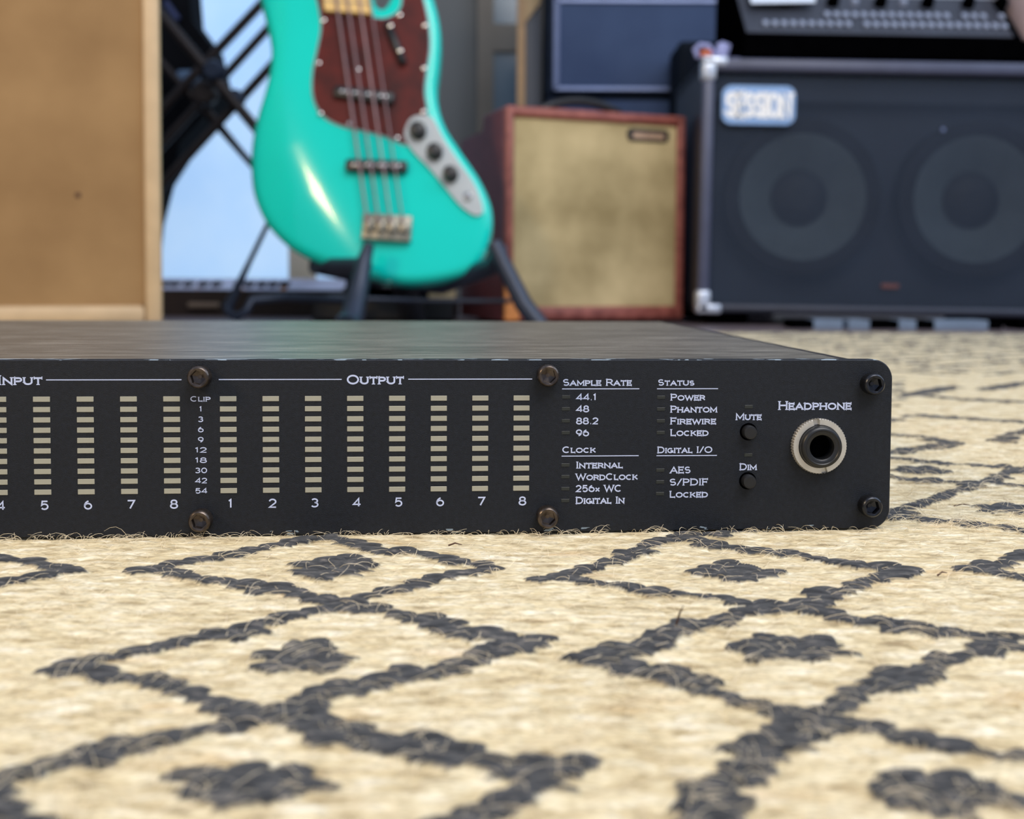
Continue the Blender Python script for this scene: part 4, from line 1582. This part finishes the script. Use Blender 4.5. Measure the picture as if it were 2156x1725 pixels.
# ------------------------------------------------------------------ stack of cabinets behind
YC = 2.15
x0, x1 = at(1150, 100, YC).x, at(1548, 100, YC).x
zj = at(1290, 203, YC).z


def rear_cab(name, za, zb_, label, lines):
    t = thing(name, ((x0 + x1) / 2, YC, za), label, 'speaker cabinet', group='dark cabinets stacked behind the small combo')
    hw = (x1 - x0) / 2
    h = zb_ - za
    MB().rbox(-hw, hw, .004, .3, 0, h, .008).build('cabinet', 'navy_vinyl', t, smooth=50)
    xa = at(1168, 100, YC).x - t.location.x
    xb = hw - .012
    MB().box(xa, xb, -.002, .006, .01, h - .008).build('grille_cloth', 'blue_cloth', t)
    for z in lines:
        MB().rbox(xa, xb, -.007, .0, z - .0045 - za, z + .0045 - za, .002).build('piping', 'piping', t)
    MB().rbox(xa - .004, xa + .010, -.007, .0, .012, h - .01, .002).build('piping', mat('dull_side_piping', (78, 92, 128), .4, .2, .08, 30), t)
    return t


rear_cab('speaker_cabinet', zj, at(1290, 203, YC).z + .45, 'upper dark blue cabinet with silver piping, on top of its twin', [at(1290, 188, YC).z, at(1290, 3, YC).z])
rear_cab('speaker_cabinet', FLOOR, zj - .001, 'lower dark blue cabinet of the stack, mostly hidden by the small combo', [])
# plain black case right of it
hr = at(1500, 86, 2.0).z - FLOOR
xa, xb = at(1431, 100, 2.0).x, at(1640, 100, 2.0).x
t = thing('equipment_rack', ((xa + xb) / 2, 2.0, FLOOR), 'plain black equipment rack between the blue stack and the black twin speaker cabinet', 'equipment rack')
MB().rbox(-(xb - xa) / 2, (xb - xa) / 2, 0, .13, 0, hr, .006).build('case', mat('matt_black_case', (14, 22, 32), .7, 0, .2, 10, spec=.1), t, smooth=50)
q = at(1452, 167, 2.0) - t.location
MB().tube([(q.x + .006, -.004, q.z - .01), (q.x + .004, -.016, q.z + .002), (q.x + .012, -.016, q.z + .012)], .003, 8).build('latch', 'piping', t)
MB().rbox(-(xb - xa) / 2 + .01, (xb - xa) / 2 - .01, -.003, .001, .02, hr - .012, .002).build('door', mat('matt_black_door', (13, 21, 33), .7, 0, .2, 10, spec=.1), t)
# pale sided case with a raw wood edge
YW = 2.25
xa, xb = at(1089, 100, YW).x, at(1140, 100, YW).x
t = thing('plywood_case', ((xa + xb) / 2, YW, FLOOR), 'grey sided plywood case with a raw tan front edge, left of the blue cabinet stack', 'case')
hw = (xb - xa) / 2
hh = at(1100, -60, YW).z - FLOOR
za = at(1100, 14, YW).z - FLOOR
MB().rbox(-hw + .017, hw, .01, .3, 0, hh, .002).build('side', mat('blue_grey_side', (104, 108, 116), .6, 0, .08, 10), t)
plabel(MB().rbox(-hw, -hw + .018, 0, .3, 0, hh, .002).build('edge', mat('raw_tan_edge', (186, 152, 112), .6, 0, .1, 30), t), 'raw tan wooden edge')
MB().prism([(-hw + .012, za - .04), (-hw + .05, za + .01), (-hw + .05, za + .04), (-hw + .012, za + .04)], .002, .012).build('gusset', mat('pale_gusset', (200, 170, 126), .6, 0, .1, 30), t)
# pink-white upright at the right edge, beside the console
xa = at(2160, 60, 1.6).x
t = thing('white_box', (xa + .05, 1.605, ZCH), 'pinkish white box beside the right end of the mixing console', 'box')
MB().rbox(-.045, .045, 0, .1, 0, .16, .004).build('body', mat('pinkish_white', (214, 190, 190), .5, 0, .06, 20), t, smooth=50)
MB().rbox(-.046, .046, -.001, .101, .12, .162, .004).build('lid', mat('pinkish_white_lid', (220, 198, 196), .5, 0, .06, 20), t, smooth=50)
